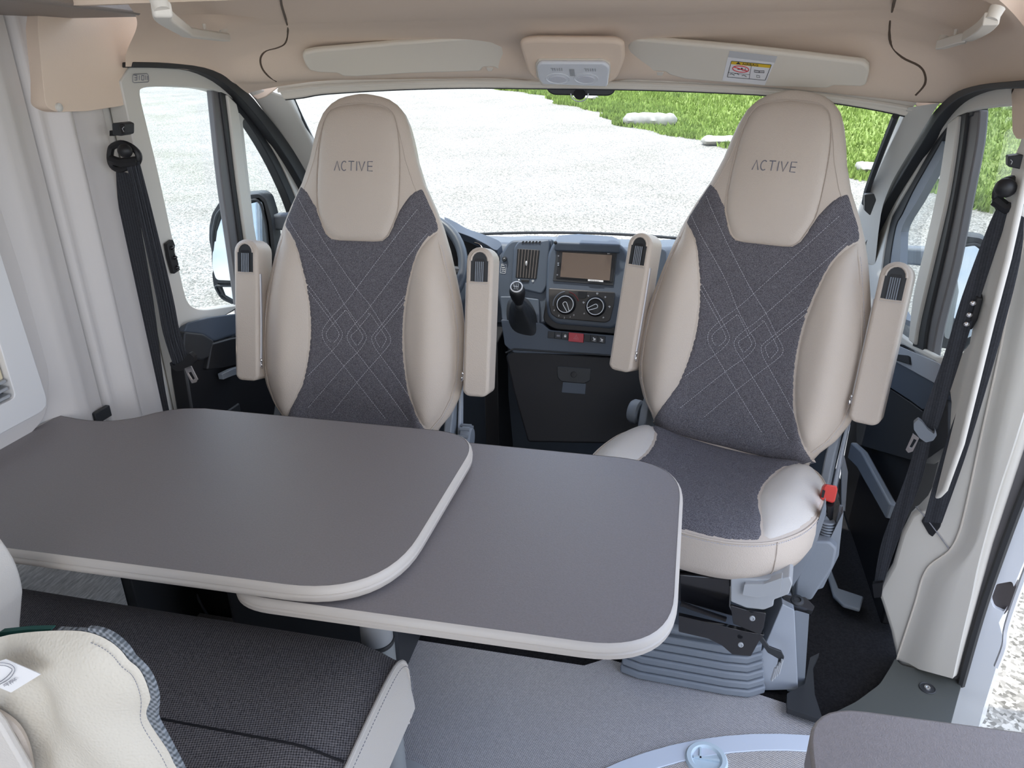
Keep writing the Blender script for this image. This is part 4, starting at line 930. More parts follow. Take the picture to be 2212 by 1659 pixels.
bigo = bigc[:-1] + [(p.x, p.y) for p in rect]
t = thing('dinette_table', 'large grey laminate dinette table top fixed at the left wall', 'table', (-.5, 1.07, .69))
table_top(t, bigo, .72, .028)
slab('wall_rail', [(-.985, .8, .69), (-.985, 1.22, .69), (-.93, 1.22, .69), (-.93, .8, .69)], (0, 0, 1), .03, silver, t, bevel=.003)
t = thing('table_extension', 'smaller grey swivelling table leaf under the large top, with round grey support leg', 'table', (-.14, 1.17, 0))
so_ = rnd([Vector((-.33, 1.36, 0)), Vector((.368, 1.358, 0)), Vector((.362, .815, 0)), Vector((-.325, .803, 0))], [.08, .135, .125, .085], 12)
table_top(t, [(p.x, p.y) for p in so_], .684, .026)
lc = at(815, 1380, y=1.02)
mb = MB(); mb.lathe([(.0315, .0), (.0315, .425)], (lc.x, lc.y, 0), n=32); mb.build('leg', mat('grey_metal_leg', (.33, .35, .36), .4, metal=.3), t)
mb = MB(); mb.lathe([(.0300, .42), (.0300, .658)], (lc.x, lc.y, 0), n=32); mb.build('inner_leg', silver, t)
mb = MB(); mb.lathe([(.0322, .423), (.0330, .426), (.0330, .429), (.0322, .432)], (lc.x, lc.y, 0), n=32); mb.build('leg_ring', dash2, t)
mb = MB(); mb.lathe([(.09, .0), (.09, .006), (.05, .012), (.034, .014)], (lc.x, lc.y, 0), n=32); mb.build('foot_plate', silver, t)
t = tag(slab('kitchen_worktop', rnd([Vector((.470, .545, .90)), Vector((.90, .560, .90)), Vector((.90, .1, .90)), Vector((.45, .1, .90))], [.05, .02, .02, .02], 8), (0, 0, 1), .035, tablem, bevel=.003), 'grey worktop corner at the bottom right, nearest the camera', 'worktop')
t = tag(slab('kitchen_cabinet', [Vector((.50, .52, .862)), Vector((.88, .54, .862)), Vector((.88, .1, .862)), Vector((.48, .1, .862))], (0, 0, 1), .858, taupe, bevel=.004), 'low kitchen cabinet carrying the grey worktop, bottom right corner', 'cabinet')

# ---------------------------------------------------------------- bench
t = thing('bench', 'dark woven bench seat with beige leather end, in the foreground below the large table', 'bench', (-.5, .7, 0))
# cushion cross-section in y,z swept along x; y front .95
sec = [(.36, .485), (.50, .488), (.655, .490), (.668, .485), (.680, .489), (.80, .497), (.90, .498), (.945, .486), (.97, .455), (.977, .40), (.972, .35), (.955, .33)]
secc = catmull([(a, b, 0) for a, b in sec], 3)
xs = [-.98 + .04 * i for i in range(21)] + [-.135, -.110, -.095]
def bx(x, p):
    e = sstep(-.18, -.09, x); return (x, p.x - .012 * e * sstep(.7, .95, p.x), p.y - .018 * e)
v = [bx(x, p) for x in xs for p in secc]; K = len(secc)
f = [(i * K + j, (i + 1) * K + j, (i + 1) * K + j + 1, i * K + j + 1) for i in range(len(xs) - 1) for j in range(K - 1)]
f.append(tuple((len(xs) - 1) * K + j for j in range(K)))
cu = obj('seat_cushion', v, f, bfabric, t, ang=60)
endo = [Vector((bx(-.095, p))) for p in secc]
# end face: leather panel following the cushion's profile, tapering outwards at the bottom
vv = []; 
for i, p in enumerate(endo): vv.append(p + Vector((.0005, 0, -.001)))
lowr = [Vector((-.045 - .0 , lerp(.36, .93, i / (K - 1)), .33)) for i in range(K)]
vv2 = []
for i, p in enumerate(endo):
    for s in range(6):
        q = s / 5; zt = p.z; base = Vector((-.085, p.y, .33)); w_ = math.sin(q * PI * .5)
        vv2.append(Vector((lerp(p.x + .001, base.x, w_), p.y + 0, lerp(p.z - .001, base.z, q))))
ff = [(i * 6 + s, i * 6 + s + 1, (i + 1) * 6 + s + 1, (i + 1) * 6 + s) for i in range(K - 1) for s in range(5)]
obj('end_panel', vv2, ff, leather_w, t, ang=80)
mb = MB(); s0, s1 = at(330, 1545, z=.4975), at(835, 1640, z=.4975); s0 = s0 + (s0 - s1).normalized() * .5; s1 = lerp(s0, s1, (-.100 - s0.x) / (s1.x - s0.x)); top_ = [(p.x, p.y) for p in secc if p.x < .93]
q = [Vector((p.x, p.y, interp(top_, p.y) - .018 * sstep(-.18, -.09, p.x) + .0006)) for p in [lerp(s0, s1, k_ / 40) for k_ in range(41)]]; mb.tube(q, .0022, 6); mb.build('cushion_seam', mat('dark_seam', (.012, .011, .014), .9), t)
mb = MB(); mb.tube([p + Vector((.002, 0, .001)) for p in endo], .0038, 8); mb.build('piping', leather_w, t)
mb = MB()
L = [p + Vector((.0085, 0, -.008)) for p in endo[:-3]]
d = 0
for a, b in zip(L, L[1:]):
    n = max(1, int((b - a).length / .006))
    for k in range(n): mb.tube([lerp(a, b, k / n), lerp(a, b, (k + .6) / n)], .0007, 4)
mb.build('stitching', threadd, t, smooth=False)
mb = MB(); mb.box((-.54, .62, .165), (.82, .56, .33)); mb.build('base', taupe, t, bevel=.005)
# side cushion against the wall and backrest with its soft leather wing, close to the camera
wg = thing('leather_cushion', 'cream leather bench cushion with wavy stitched edge, nearest the camera at bottom left', 'cushion', (-.45, .42, .48))
YB = .47
ol = [(-60, 1400), (0, 1376), (60, 1366), (120, 1362), (170, 1363), (205, 1370), (238, 1386), (262, 1406), (278, 1426), (296, 1440), (308, 1456), (318, 1480), (324, 1510), (322, 1545), (330, 1566), (348, 1595), (368, 1628), (392, 1680), (440, 1790), (470, 1900), (-60, 1900)]
o3 = catmull(pp(ol, y=YB), 3, True); xz = [(p.x, p.z) for p in o3]
v2, tri = fill2d(xz, (), .012); segs = list(zip(xz, xz[1:] + xz[:1])); V = []
for x, z in v2:
    dd = segd((x, z), segs)
    y = YB - .028 * (1 - math.exp(-dd / .03)) + .012 * math.exp(-((x + .285 + (z - .80) * -.25) / .022) ** 2) * sstep(.88, .84, z) * sstep(.66, .74, z) + .004 * math.sin(x * 60 + z * 22) * math.exp(-((z - .80) / .06) ** 2)
    V.append((x, y, z))
tri = [tuple(reversed(q)) for q in tri]
fl = obj('leather_cover', V, tri, mat('cream_leather', (.60, .555, .48), .5, spec=.3, bump=.35, bscale=330, btype='voronoi'), wg, ang=80)
slab('cushion_core', [Vector((p.x - .022, YB + .001, p.z - .022)) for p in o3], (0, -1, 0), .012, bfabric, wg, bevel=.004)
edge = [(120, 1362), (170, 1363), (205, 1370), (238, 1386), (262, 1406), (278, 1426), (296, 1440), (308, 1456), (318, 1480), (324, 1510), (322, 1545), (330, 1566), (348, 1595), (368, 1628), (392, 1680)]
ribb = weave('ribbed_tape', (.07, .08, .09), (.28, .30, .33), 900, axes=(0, 2), amt=.8, speck=.2)
e3 = catmull(pp(edge, y=YB), 4); out3 = []
for i, p in enumerate(e3):
    dvec = (e3[min(i + 1, len(e3) - 1)] - e3[max(i - 1, 0)]); nn = Vector((dvec.z, 0, -dvec.x)).normalized()
    if nn.x < 0: nn = -nn
    wv = .0072 * (.45 + .55 * abs(math.sin(i / len(e3) * PI * 2.1 + .3))); out3.append(p + nn * wv * sstep(0, 12, i))
strip('ribbed_tape', [lerp(p, q, -.5) + Vector((0, .0005, 0)) for p, q in zip(e3, out3)], [p + Vector((0, .002, 0)) for p in out3], (0, -1, 0), .004, ribb, wg, bevel=0)
mb = MB()
ins_ = []
for i, p in enumerate(e3):
    dvec = (e3[min(i + 1, len(e3) - 1)] - e3[max(i - 1, 0)]); nn = Vector((dvec.z, 0, -dvec.x)).normalized()
    if nn.x < 0: nn = -nn
    ins_.append(p - nn * .0055 + Vector((0, -.0060, 0)))
for a, b in zip(ins_[8:], ins_[9:]):
    n = max(1, int((b - a).length / .0035))
    for k in range(n): mb.tube([lerp(a, b, k / n), lerp(a, b, (k + .6) / n)], .0005, 4)
mb.build('stitching', threadd, wg, smooth=False)
strip('teal_hem', pp([(-40, 1392), (0, 1366), (60, 1360), (110, 1359)], y=YB + .01), pp([(-40, 1420), (0, 1385), (60, 1368), (110, 1362)], y=YB + .01), (0, -1, 0), .006, teal, wg, bevel=0)
mb = MB(); mb.tube(catmull(pp([(-30, 1535), (0, 1548), (30, 1572), (50, 1610), (62, 1670), (66, 1740)], y=YB - .034), 4), .006, 8); mb.build('inner_seam', leather, wg)
lb = thing('sewn_label', 'white sewn care label with grey loop print on the cream leather backrest', 'label', at(40, 1470, y=YB - .03))
lpts = pp([(-40, 1440), (12, 1424), (88, 1457), (24, 1496), (-40, 1470)], y=YB - .034); slab('tag', lpts, (0, -1, .2), .0008, paper, lb, bevel=0)
mb = MB()
for k in (0, 1):
    L = [(-10, 1432 + 5 * k), (10, 1432 + 6 * k), (26 - 5 * k, 1437 + 5 * k), (32 - 6 * k, 1448), (20 - 5 * k, 1466 - 4 * k), (0, 1478 - 5 * k), (-10, 1482 - 5 * k)]
    mb.tube(catmull(pp(L, y=YB - .036), 3), .0004, 4)
mb.build('print', threadd, lb)
def text(name, s, size, O, U, Vv, m, parent, ext=.0003, align='LEFT', shear=0):
    cu_ = bpy.data.curves.new('t', 'FONT'); cu_.body = s; cu_.size = size; cu_.extrude = ext; cu_.align_x = align; cu_.align_y = 'CENTER'; cu_.shear = shear; cu_.resolution_u = 2
    to = bpy.data.objects.new('t', cu_); COL.objects.link(to); bpy.context.view_layer.update()
    me = bpy.data.meshes.new_from_object(to.evaluated_get(bpy.context.evaluated_depsgraph_get())); bpy.data.objects.remove(to); bpy.data.curves.remove(cu_)
    U = Vector(U).normalized(); Vv = Vector(Vv).normalized(); Nn = U.cross(Vv); M = Matrix((U, Vv, Nn)).transposed()
    vs_ = [Vector(O) + M @ v.co for v in me.vertices]; fs = [tuple(p.vertices) for p in me.polygons]; bpy.data.meshes.remove(me)
    return obj(name, vs_, fs, m, parent, smooth=False)
a, b = at(8, 1482, y=YB - .0362), at(62, 1452, y=YB - .0362); text('print', 'soft fabric', .0058, a, b - a, (b - a).cross(Vector((0, 1, 0))) * -1, threadd, lb, .0001)
# second cushion wing, farther away along the wall
sc = thing('wall_cushion', 'cream leather cushion wing at the far left above the bench, partly in frame', 'cushion', (-.66, .72, .5))
slab('cushion', catmull(pp([(-150, 1170), (-90, 1180), (-55, 1215), (-26, 1262), (-10, 1315), (-10, 1345), (-14, 1420), (-18, 1550), (-90, 1560), (-150, 1560)], y=.66), 4, True), (0, -1, 0), .05, leather_w, sc, bevel=.018, seg=4)
slab('foreground_strip', pp([(-40, 1520), (0, 1570), (58, 1670), (60, 1720), (-40, 1720)], y=YB - .05), (0, -1, 0), .01, leather_w, wg, bevel=.003)

# ---------------------------------------------------------------- dashboard
NC = Vector((0, -math.cos(.35), math.sin(.35))); DO = at(1265, 600, y=2.38)
def D(L, off=0): return ppl(L, DO + NC * off, NC)
ds = thing('dashboard', 'dark blue-grey moulded dashboard with centre stack between the two cab seats', 'dashboard', (0, 2.5, 0))
# full-width body behind everything
def dsec(x): return [(2.42, .60), (2.44, .70), (2.47, .80), (2.51, .845), (2.62, .84), (3.05, .755), (3.05, .0), (2.5, 0), (2.42, .30)]
xs = [-.93, -.8, -.62, -.36, -.30, .22, .30, .6, .93]
def dshift(x): return lerp(0, .10, sstep(.28, .33, x)) + lerp(.06, 0, sstep(-.36, -.30, x))
v = []; f = []
for x in xs:
    for y, z in dsec(x): v.append((x, y + dshift(x) + .03, z - (.02 if x > .3 or x < -.31 else 0)))
K = 9
for i in range(len(xs) - 1):
    for j in range(K): f.append((i * K + j, i * K + (j + 1) % K, (i + 1) * K + (j + 1) % K, (i + 1) * K + j))
f.append(tuple(range(K))); f.append(tuple((len(xs) - 1) * K + j for j in range(K))[::-1])
obj('body', v, f, dash, ds, bevel=.012, seg=3)
slab('switch_panel', rnd(D([(1072, 590), (1082, 548), (1095, 526), (1106, 518), (1130, 517), (1195, 515), (1192, 660), (1180, 700), (1090, 700), (1075, 640)], .0), .012), NC, .10, dash, ds, bevel=.010, seg=3)
slab('vent_surround', rnd(D([(1110, 534), (1120, 520), (1165, 520), (1188, 516), (1182, 618), (1170, 636), (1104, 620)], .012), .01), NC, .03, dash, ds, bevel=.006, seg=3)
slab('centre_stack', rnd(D([(1196, 520), (1338, 524), (1358, 545), (1352, 660), (1344, 692), (1326, 711), (1200, 700), (1182, 684), (1178, 640), (1182, 550)], .030), [.02, .02, .03, .02, .03, .02, .02, .03, .02, .02]), NC, .12, dash, ds, bevel=.010, seg=3)
slab('stack_gap', rnd(D([(1186, 600), (1360, 610), (1356, 700), (1334, 722), (1196, 711), (1172, 694)], .0235), .02), NC, .05, black, ds, bevel=.003)
slab('side_pod', rnd(D([(1362, 530), (1400, 524), (1440, 540), (1440, 760), (1362, 740)], .012), .01), NC, .10, dash, ds, bevel=.01, seg=3)
slab('lower_console', rnd(D([(1082, 690), (1170, 698), (1188, 713), (1334, 725), (1362, 700), (1440, 660), (1440, 800), (1370, 770), (1110, 762), (1090, 745)], .022), .006), NC, .12, dash, ds, bevel=.010, seg=3)
top = [at(1197, 523, y=2.37), at(1204, 508, y=2.44), at(1250, 504, y=2.47), at(1325, 510, y=2.47), at(1340, 518, y=2.44), at(1341, 528, y=2.37)]
v = top + [p - Vector((0, -.0, .03)) for p in top]; f = [(0, 5, 4, 3, 2, 1), (0, 1, 7, 6), (1, 2, 8, 7), (2, 3, 9, 8), (3, 4, 10, 9), (4, 5, 11, 10), (5, 0, 6, 11), (6, 7, 8, 9, 10, 11)]
obj('top_lid', v, f, dash, ds, bevel=.006, seg=3)
MB().sphere(at(1200, 524, y=2.35), .006, 10, 8).build('microphone', black, ds)
for i in range(6):
    x0 = 1126 + i * 7.2; slab('top_slot', D([(x0, 525.5), (x0 + 3.2, 520.5), (x0 + 6.8, 521), (x0 + 4.5, 526)], .0145), NC, .001, black, ds, bevel=0)
# radio with touch screen
rd = slab('radio', rnd(D([(1203, 533), (1334, 542), (1325, 617), (1194, 607)], .034), .002), NC, .02, dash2, ds, bevel=.002)
slab('radio_bezel', rnd(D([(1209, 538), (1331, 546), (1323, 610), (1201, 601)], .0365), .002), NC, .01, black, ds, bevel=.002)
slab('screen', D([(1215, 545), (1322, 551), (1317, 606), (1210, 598)], .0385), NC, .003, screenm, rd, bevel=0)
mb = MB(); mb.slab(D([(1216, 542.5), (1321, 547.8), (1321, 549), (1216, 543.8)], .0385), NC, .002); mb.build('disc_slot', blackg, rd)
slab('warning_strip', D([(1270, 603.3), (1303, 605.6), (1303, 609.2), (1270, 606.8)], .0392), NC, .001, printw, rd, bevel=0)
o_, u_ = D([(1274, 605.5), (1300, 607.3)], .0400); text('warning_print', 'DVD Receiver', .0052, o_, u_ - o_, NC.cross(u_ - o_), printk, rd, .0001)
o_, u_ = D([(1312, 547.8), (1321, 548.3)], .0398); text('radio_print', 'EXT', .0045, o_, u_ - o_, NC.cross(u_ - o_), printw, rd, .0001)
for y_ in (570, 574): slab('bezel_key', D([(1204.5, y_ - 3), (1208, y_ - 2.8), (1207.5, y_), (1204, y_ - .2)], .0385), NC, .001, greyp, rd, bevel=0)
for x_, y_ in ((1205, 553), (1202.5, 594)): slab('bezel_key', D([(x_, y_ - 1.5), (x_ + 2.6, y_ - 1.3), (x_ + 2.5, y_ + 1), (x_ - .1, y_ + .8)], .0385), NC, .001, threadd, rd, bevel=0)
# climate panel
cp = slab('climate_panel', rnd(D([(1185, 622), (1329, 631), (1326, 660), (1318, 692), (1308, 697), (1204, 688), (1190, 678), (1186, 660)], .036), .006), NC, .014, mat('panel_brown_black', (.045, .042, .040), .5, spec=.4), ds, bevel=.003)
slab('panel_button', rnd(D([(1249, 630), (1268, 631), (1266, 643), (1261, 645), (1250, 644)], .0385), .001), NC, .003, black, cp, bevel=.001)
CU = (D([(1300, 660)])[0] - D([(1200, 652.5)])[0]).normalized(); CV = NC.cross(CU)
def ring3(c, r, n=28, off=0, a0=0, a1=2 * PI): return [c + CU * math.cos(a) * r + CV * math.sin(a) * r + NC * off for a in [lerp(a0, a1, i / n) for i in range(n + 1)]]
for (x_, y_, ang_) in ((1222.5, 658, -62), (1287, 662.5, 205)):
    c = D([(x_, y_)], .037)[0]; kn = MB().lathe([(.033, -.001), (.033, .006), (.029, .016), (.026, .018), (.0005, .018)], c, NC, 32).build('dial', black, ds, label='dial with pointer at ' + ('lower right' if ang_ < 0 else 'lower left'))
    MB().tube(ring3(c, .0265, off=.0185)[:-1], .0013, 6, True).build('dial_ring', printw, kn)
    a = math.radians(ang_); d_ = CU * math.cos(a) + CV * math.sin(a); p_ = NC.cross(d_)
    U_ = [c + NC * .0192 + d_ * .026 + p_ * .0035, c + NC * .0192 - d_ * .001 + p_ * .0065, c + NC * .0192 - d_ * .0065 + p_ * .004, c + NC * .0192 - d_ * .0078, c + NC * .0192 - d_ * .0065 - p_ * .004, c + NC * .0192 - d_ * .001 - p_ * .0065, c + NC * .0192 + d_ * .026 - p_ * .0035]
    MB().tube(catmull(U_, 3), .0012, 6).build('pointer', printw, kn)
c = D([(1222.5, 658)], .0375)[0]
for s_, a in (('0', -48), ('1', -66), ('2', -92), ('3', -118), ('4', -150)):
    q = math.radians(a); p = c + (CU * math.cos(q) + CV * math.sin(q)) * .043; text('dial_print', s_, .0085, p, CU, CV, printw, cp, .0001, 'CENTER')
for (k0, k1, mm) in ((100, 190, greyp), (20, 80, mat('heat_red', (.20, .03, .03), .5))): MB().tube(ring3(c, .042, 14, 0, math.radians(k0), math.radians(k1)), .0016, 5).build('heat_scale', mm, cp)
c = D([(1287, 662.5)], .0375)[0]
for i, a in enumerate((215, 165, 130, 90, 50, 5, -50)):
    q = math.radians(a); p = c + (CU * math.cos(q) + CV * math.sin(q)) * .043; mb = MB()
    mb.tube([p + CU * -.003, p + CU * .003], .0007, 4); mb.tube([p + CV * -.003 + CU * .001 * (i % 3 - 1), p + CV * .003], .0007, 4)
    if i % 2: mb.tube([p + CU * .003 + CV * .002, p + CU * .004 - CV * .001, p - CV * .004], .0006, 4)
    mb.build('dial_symbol', printw, cp)
# row of switches
x0, y0, x1, y1 = 1184, 715, 1308, 727
edges = [(0, .115), (.12, .235), (.24, .355), (.36, .62), (.625, .74), (.745, .87), (.875, 1)]
for i, (a, b) in enumerate(edges):
    hz = i == 3; h0, h1 = (-1.5, 18) if hz else (0, 15)
    q = D([(lerp(x0, x1, a), lerp(y0, y1, a) + h0), (lerp(x0, x1, b), lerp(y0, y1, b) + h0), (lerp(x0, x1, b) - 1, lerp(y0, y1, b) + h1), (lerp(x0, x1, a) - 1, lerp(y0, y1, a) + h1)], .030 if hz else .0265)
    bt = slab('hazard_button' if hz else 'switch', rnd(q, .0015), NC, .012, redh if hz else dash2, ds, bevel=.002, label='red hazard warning button with triangle' if hz else None)
    c = D([(lerp(x0, x1, (a + b) / 2), lerp(y0, y1, (a + b) / 2) + 8)], .0305 if hz else .0270)[0]; mb = MB()
    if hz:
        for r in (.0085, .004): mb.tube([c + CV * r, c - CV * r * .6 + CU * r, c - CV * r * .6 - CU * r], .0006, 4, True)
        mb.build('symbol', mat('pink_print', (.75, .35, .38), .5), bt)
    elif i in (1, 2, 5, 6):
        w_ = .0055 if i == 1 else .0035
        mb.slab([c + CU * w_ + CV * .003, c - CU * w_ + CV * .003, c - CU * w_ - CV * .003, c + CU * w_ - CV * .003], NC, .0003)
        if i == 2: mb.tube(ring3(c + CV * .003, .0028, 8, 0, 0, PI), .0006, 4)
        if i > 4: mb.tube([c - CU * .006 - CV * .005, c + CU * .004 - CV * .006], .0008, 4); mb.sphere(c - CU * .004 + CV * .004, .002, 6, 4)
        mb.build('symbol', printw if i != 1 else threadd, bt)
# air vent
vt = slab('air_vent', rnd(D([(1117.5, 537), (1166, 540), (1159, 603), (1113.5, 600)], .0135), .004), NC, .003, black, ds, bevel=.001)
for i in range(7):
    k = (i + .5) / 7; a = D([(lerp(1118.5, 1165, k), lerp(538.2, 541, k)), (lerp(1114.5, 1158, k), lerp(599, 601.5, k))], .0160)
    slab('slat', [a[0] + CU * .0011, a[0] - CU * .0011, a[1] - CU * .0011, a[1] + CU * .0011], NC, .006, mat('slat_brown', (.13, .11, .10), .5) if i == 0 else MT['slat_brown'], vt, bevel=0)
c = D([(1137, 569)], .020)[0]; MB().sphere(c, (.0035, .004, .0085), 10, 8).build('vent_knob', whitep, vt)
mb = MB(); mb.sphere(D([(1121, 605)], .0135)[0], .0028, 8, 6); mb.tube(ring3(D([(1151, 607)], .0135)[0], .0026, 12)[:-1], .0009, 5, True); mb.build('vent_mark', printw, vt)
slab('vent_wheel', rnd(D([(1126, 603.5), (1143, 604.5), (1142, 609.5), (1125, 608.5)], .0150), .001), NC, .004, black, vt, bevel=.001)
# small knob and white pictogram plate
c = D([(1090.5, 559.5)], .002)[0]; MB().lathe([(.0085, 0), (.009, .004), (.007, .008), (.0005, .009)], c, NC, 20).build('mirror_switch', dash2, ds)
MB().tube([c + NC * .009 - CU * .002, c + NC * .009 + CU * .002 + CV * .002], .0008, 4).build('switch_mark', printw, ds)
mb = MB(); q = D([(1083, 570.5), (1094, 571.5), (1091.5, 590.5), (1080.5, 589.5)], .0012); mb.tube(rnd(q, .002), .0005, 4, True)
for y_ in (574, 578, 582, 586): a = D([(1084, y_), (1091, y_ + .8)], .0012); mb.tube([a[0], lerp(a[0], a[1], .4) + CV * .0015, a[1]], .0007, 4)
mb.build('pictogram_plate', printw, ds)
# gear lever
gl = thing('gear_lever', 'round black gear knob with white six-speed pattern above a leather gaiter', 'gear lever', D([(1125, 700)], .02)[0])
slab('gaiter_frame', rnd(D([(1080, 640), (1112, 640), (1164, 646), (1166, 690), (1163, 728), (1150, 737), (1112, 728), (1096, 716), (1084, 690)], .016), .006), NC, .02, dash, gl, bevel=.005, seg=3)
gq = catmull(D([(1098, 650), (1116, 642), (1138, 645), (1156, 672), (1161, 700), (1160, 724), (1148, 731), (1118, 724), (1101, 708), (1094, 680)], .017), 3, True); tip = D([(1122, 660)], .085)[0]
v = []; R = 8; n = len(gq)
for j in range(R + 1):
    t_ = j / R; cc_ = lerp(sum(gq, Vector()) / n, tip, t_)
    for i, p in enumerate(gq):
        q0 = p + (cc_ - sum(gq, Vector()) / n); s_ = lerp(1, .24, t_ ** .8); wv = 1 + .045 * math.sin(t_ * 19 + i * .8) * math.sin(PI * t_)
        v.append(cc_ + (q0 - cc_) * s_ * wv)
f = [(j * n + i, j * n + (i + 1) % n, (j + 1) * n + (i + 1) % n, (j + 1) * n + i) for j in range(R) for i in range(n)]
obj('gaiter', v, f, mat('black_leather', (.022, .024, .028), .42, spec=.5, bump=.2, bscale=300), gl)
kc = D([(1117, 628)], .125)[0]; ax = (kc - tip).normalized()
MB().lathe([(.013, -.012), (.017, 0), (.014, .008), (.011, .014)], tip, ax, 20).build('gaiter_collar', dash2, gl)
L_ = (kc - tip).length
MB().lathe([(.010, .0), (.015, L_ * .25), (.022, L_ * .55), (.0255, L_ * .85), (.025, L_ * 1.05), (.020, L_ * 1.22), (.010, L_ * 1.3), (.0005, L_ * 1.31)], tip, ax, 28).build('knob', black, gl)
vd = (CAM - kc).normalized(); kd = (vd * .6 + ax * .75).normalized(); fc = kc + kd * .0255; KU = Vector((1, 0, 0)) - kd * kd.x; KU.normalize(); KV = kd.cross(KU)
MB().lathe([(.0195, -.004), (.0200, .0005), (.0165, .0015), (.0165, -.002)], fc, kd, 32, caps=False).build('knob_ring', whitep, gl)
MB().lathe([(.0168, -.004), (.0168, .0005), (.0005, .0012)], fc, kd, 28).build('knob_face', dash2, gl)
mb = MB(); z_ = kd * .0020
for x_ in (-.0055, 0, .0055): mb.tube([fc + z_ + KU * x_ + KV * .0055, fc + z_ + KU * x_ - KV * .0055], .0006, 4)
mb.tube([fc + z_ - KU * .010, fc + z_ + KU * .0055], .0006, 4); mb.tube([fc + z_ - KU * .010, fc + z_ - KU * .010 + KV * .0045], .0006, 4); mb.build('shift_pattern', printw, gl)
for s_, x_, y_ in (('R', -.0105, .0075), ('1', -.0055, .0090), ('3', 0, .0090), ('5', .0055, .0090), ('2', -.0055, -.0090), ('4', 0, -.0090), ('6', .0055, -.0090)): text('shift_number', s_, .0062, fc + z_ + KU * x_ + KV * y_, KU, KV, printw, gl, .0001, 'CENTER')
# lower glovebox and footwell
gb_ = slab('glovebox', rnd(D([(1092, 768), (1110, 757), (1390, 775), (1400, 960), (1140, 955), (1110, 850)], .02), .01), NC, .10, mat('glovebox_black', (.016, .016, .019), .5, spec=.3, bump=.1, bscale=500), ds, bevel=.006, seg=3)
mb = MB(); q = D([(1092, 762), (1110, 754), (1380, 772)], .024); mb.tube(q, .003, 6); mb.build('glovebox_edge', dash2, ds)
slab('handle_plate', rnd(D([(1203, 791), (1277, 796), (1275, 822), (1262, 829), (1212, 824), (1204, 815)], .0235), .004), NC, .004, dash2, gb_, bevel=.002)
MB().lathe([(.010, -.001), (.010, .003), (.007, .004), (.0005, .003)], D([(1239, 809)], .024)[0], NC, 20).build('lock', black, gb_)
slab('handle_recess', rnd(D([(1216, 825), (1266, 829), (1264, 852), (1213, 848)], .0225), .003), NC, .003, dash, gb_, bevel=.001)
slab('footwell_wall', [Vector((-.30, 2.30, 0)), Vector((-.30, 2.30, .56)), Vector((-.30, 2.6, .6)), Vector((-.30, 2.6, 0))], (-1, 0, 0), .05, black, ds, bevel=.004)
pd = thing('accelerator_pedal', 'ribbed black accelerator pedal on the dark footwell floor', 'pedal', at(1075, 925, z=.02))
slab('pad', rnd(pp([(1070, 893), (1094, 893), (1086, 930), (1062, 926)], z=.07), .004), (0, -.3, 1), .012, dash2, pd, bevel=.002)
for i in range(7):
    a, b = at(1072 + i * 3.2, 896, z=.076), at(1065 + i * 3.2, 925, z=.076); mb = MB(); mb.tube([a, b], .0016, 4); mb.build('pad_rib', greyp, pd)
# instrument hood and steering wheel behind the driver seat
ih = thing('instrument_hood', 'curved dark instrument hood glimpsed right of the driver headrest', 'instrument cluster', (-.35, 2.45, .8))
strip('hood', catmull(pp([(960, 468), (985, 480), (1010, 494), (1050, 508), (1078, 520), (1084, 530)], y=2.45), 4), catmull(pp([(960, 490), (985, 500), (1018, 512), (1050, 528), (1065, 538), (1074, 540)], y=2.40), 4), (0, -.5, 1), .03, dash, ih, bevel=.006, seg=3)
slab('cluster', pp([(960, 488), (1020, 512), (1066, 540), (1080, 580), (960, 600)], y=2.46), (0, -1, 0), .05, black, ih, bevel=.004)
MB().tube(catmull(pp([(1025, 524), (1035, 527), (1042, 536), (1044, 545)], y=2.40), 4), .0022, 6).build('cluster_trim', chrome, ih)
sw = thing('steering_wheel', 'dark leather steering wheel mostly hidden behind the driver seat', 'steering wheel', (-.50, 2.25, .7))
wc = Vector((-.555, 2.30, .80)); wn = Vector((0, -.80, .60)).normalized(); wu = Vector((1, 0, 0)); wv_ = wn.cross(wu)
wr = [wc + (wu * math.cos(2 * PI * i / 48) + wv_ * math.sin(2 * PI * i / 48)) * .192 for i in range(48)]
MB().tube(wr, .017, 12, True).build('rim', mat('wheel_leather', (.05, .06, .075), .4, spec=.5), sw)
for a in (0, PI, -PI / 2): d_ = wu * math.cos(a) + wv_ * math.sin(a); MB().tube([wc, wc + d_ * .2], [.03, .014], 8).build('spoke', dash2, sw)
MB().lathe([(.07, -.03), (.075, 0), (.06, .02), (.0005, .025)], wc, wn, 28).build('hub', dash2, sw)
MB().tube([wc - wn * .03, wc - wn * .32], .035, 12).build('column', black, sw)

# ---------------------------------------------------------------- overhead: visors, lamp, mirror, grips
def visor(name, L, ys, label):
    t = thing(name, label, 'sun visor', at(*L[0], y=ys[0]))
    P = [at(x, y, y=q) for (x, y), q in zip(L, ys)]
    return t, P
def planar(P):                                   # least-squares-free: plane through three corners, others dropped onto it along sight
    O = P[0]; n = (P[1] - P[0]).cross(P[2] - P[0]).normalized()
    if n.dot(CAM - O) < 0: n = -n
    return O, n
O, n_ = planar([at(660, 125, y=2.015), at(1110, 95, y=2.125), at(1000, 158, y=2.165)])
t = thing('sun_visor', 'left sun visor, plain grey-beige, folded up over the driver side', 'sun visor', O, 0, 'sun visors')
o_ = ppl([(653, 124), (657, 115), (680, 110), (860, 94), (1060, 79), (1092, 83), (1106, 96), (1125, 145), (1118, 152), (1074, 151), (1068, 146), (1044, 146), (1038, 155), (880, 160), (770, 167), (742, 166), (728, 159), (690, 158), (668, 153), (660, 142)], O, n_)
slab('panel', rnd(o_, .006), n_, .018, visorm, t, bevel=.006, seg=3)
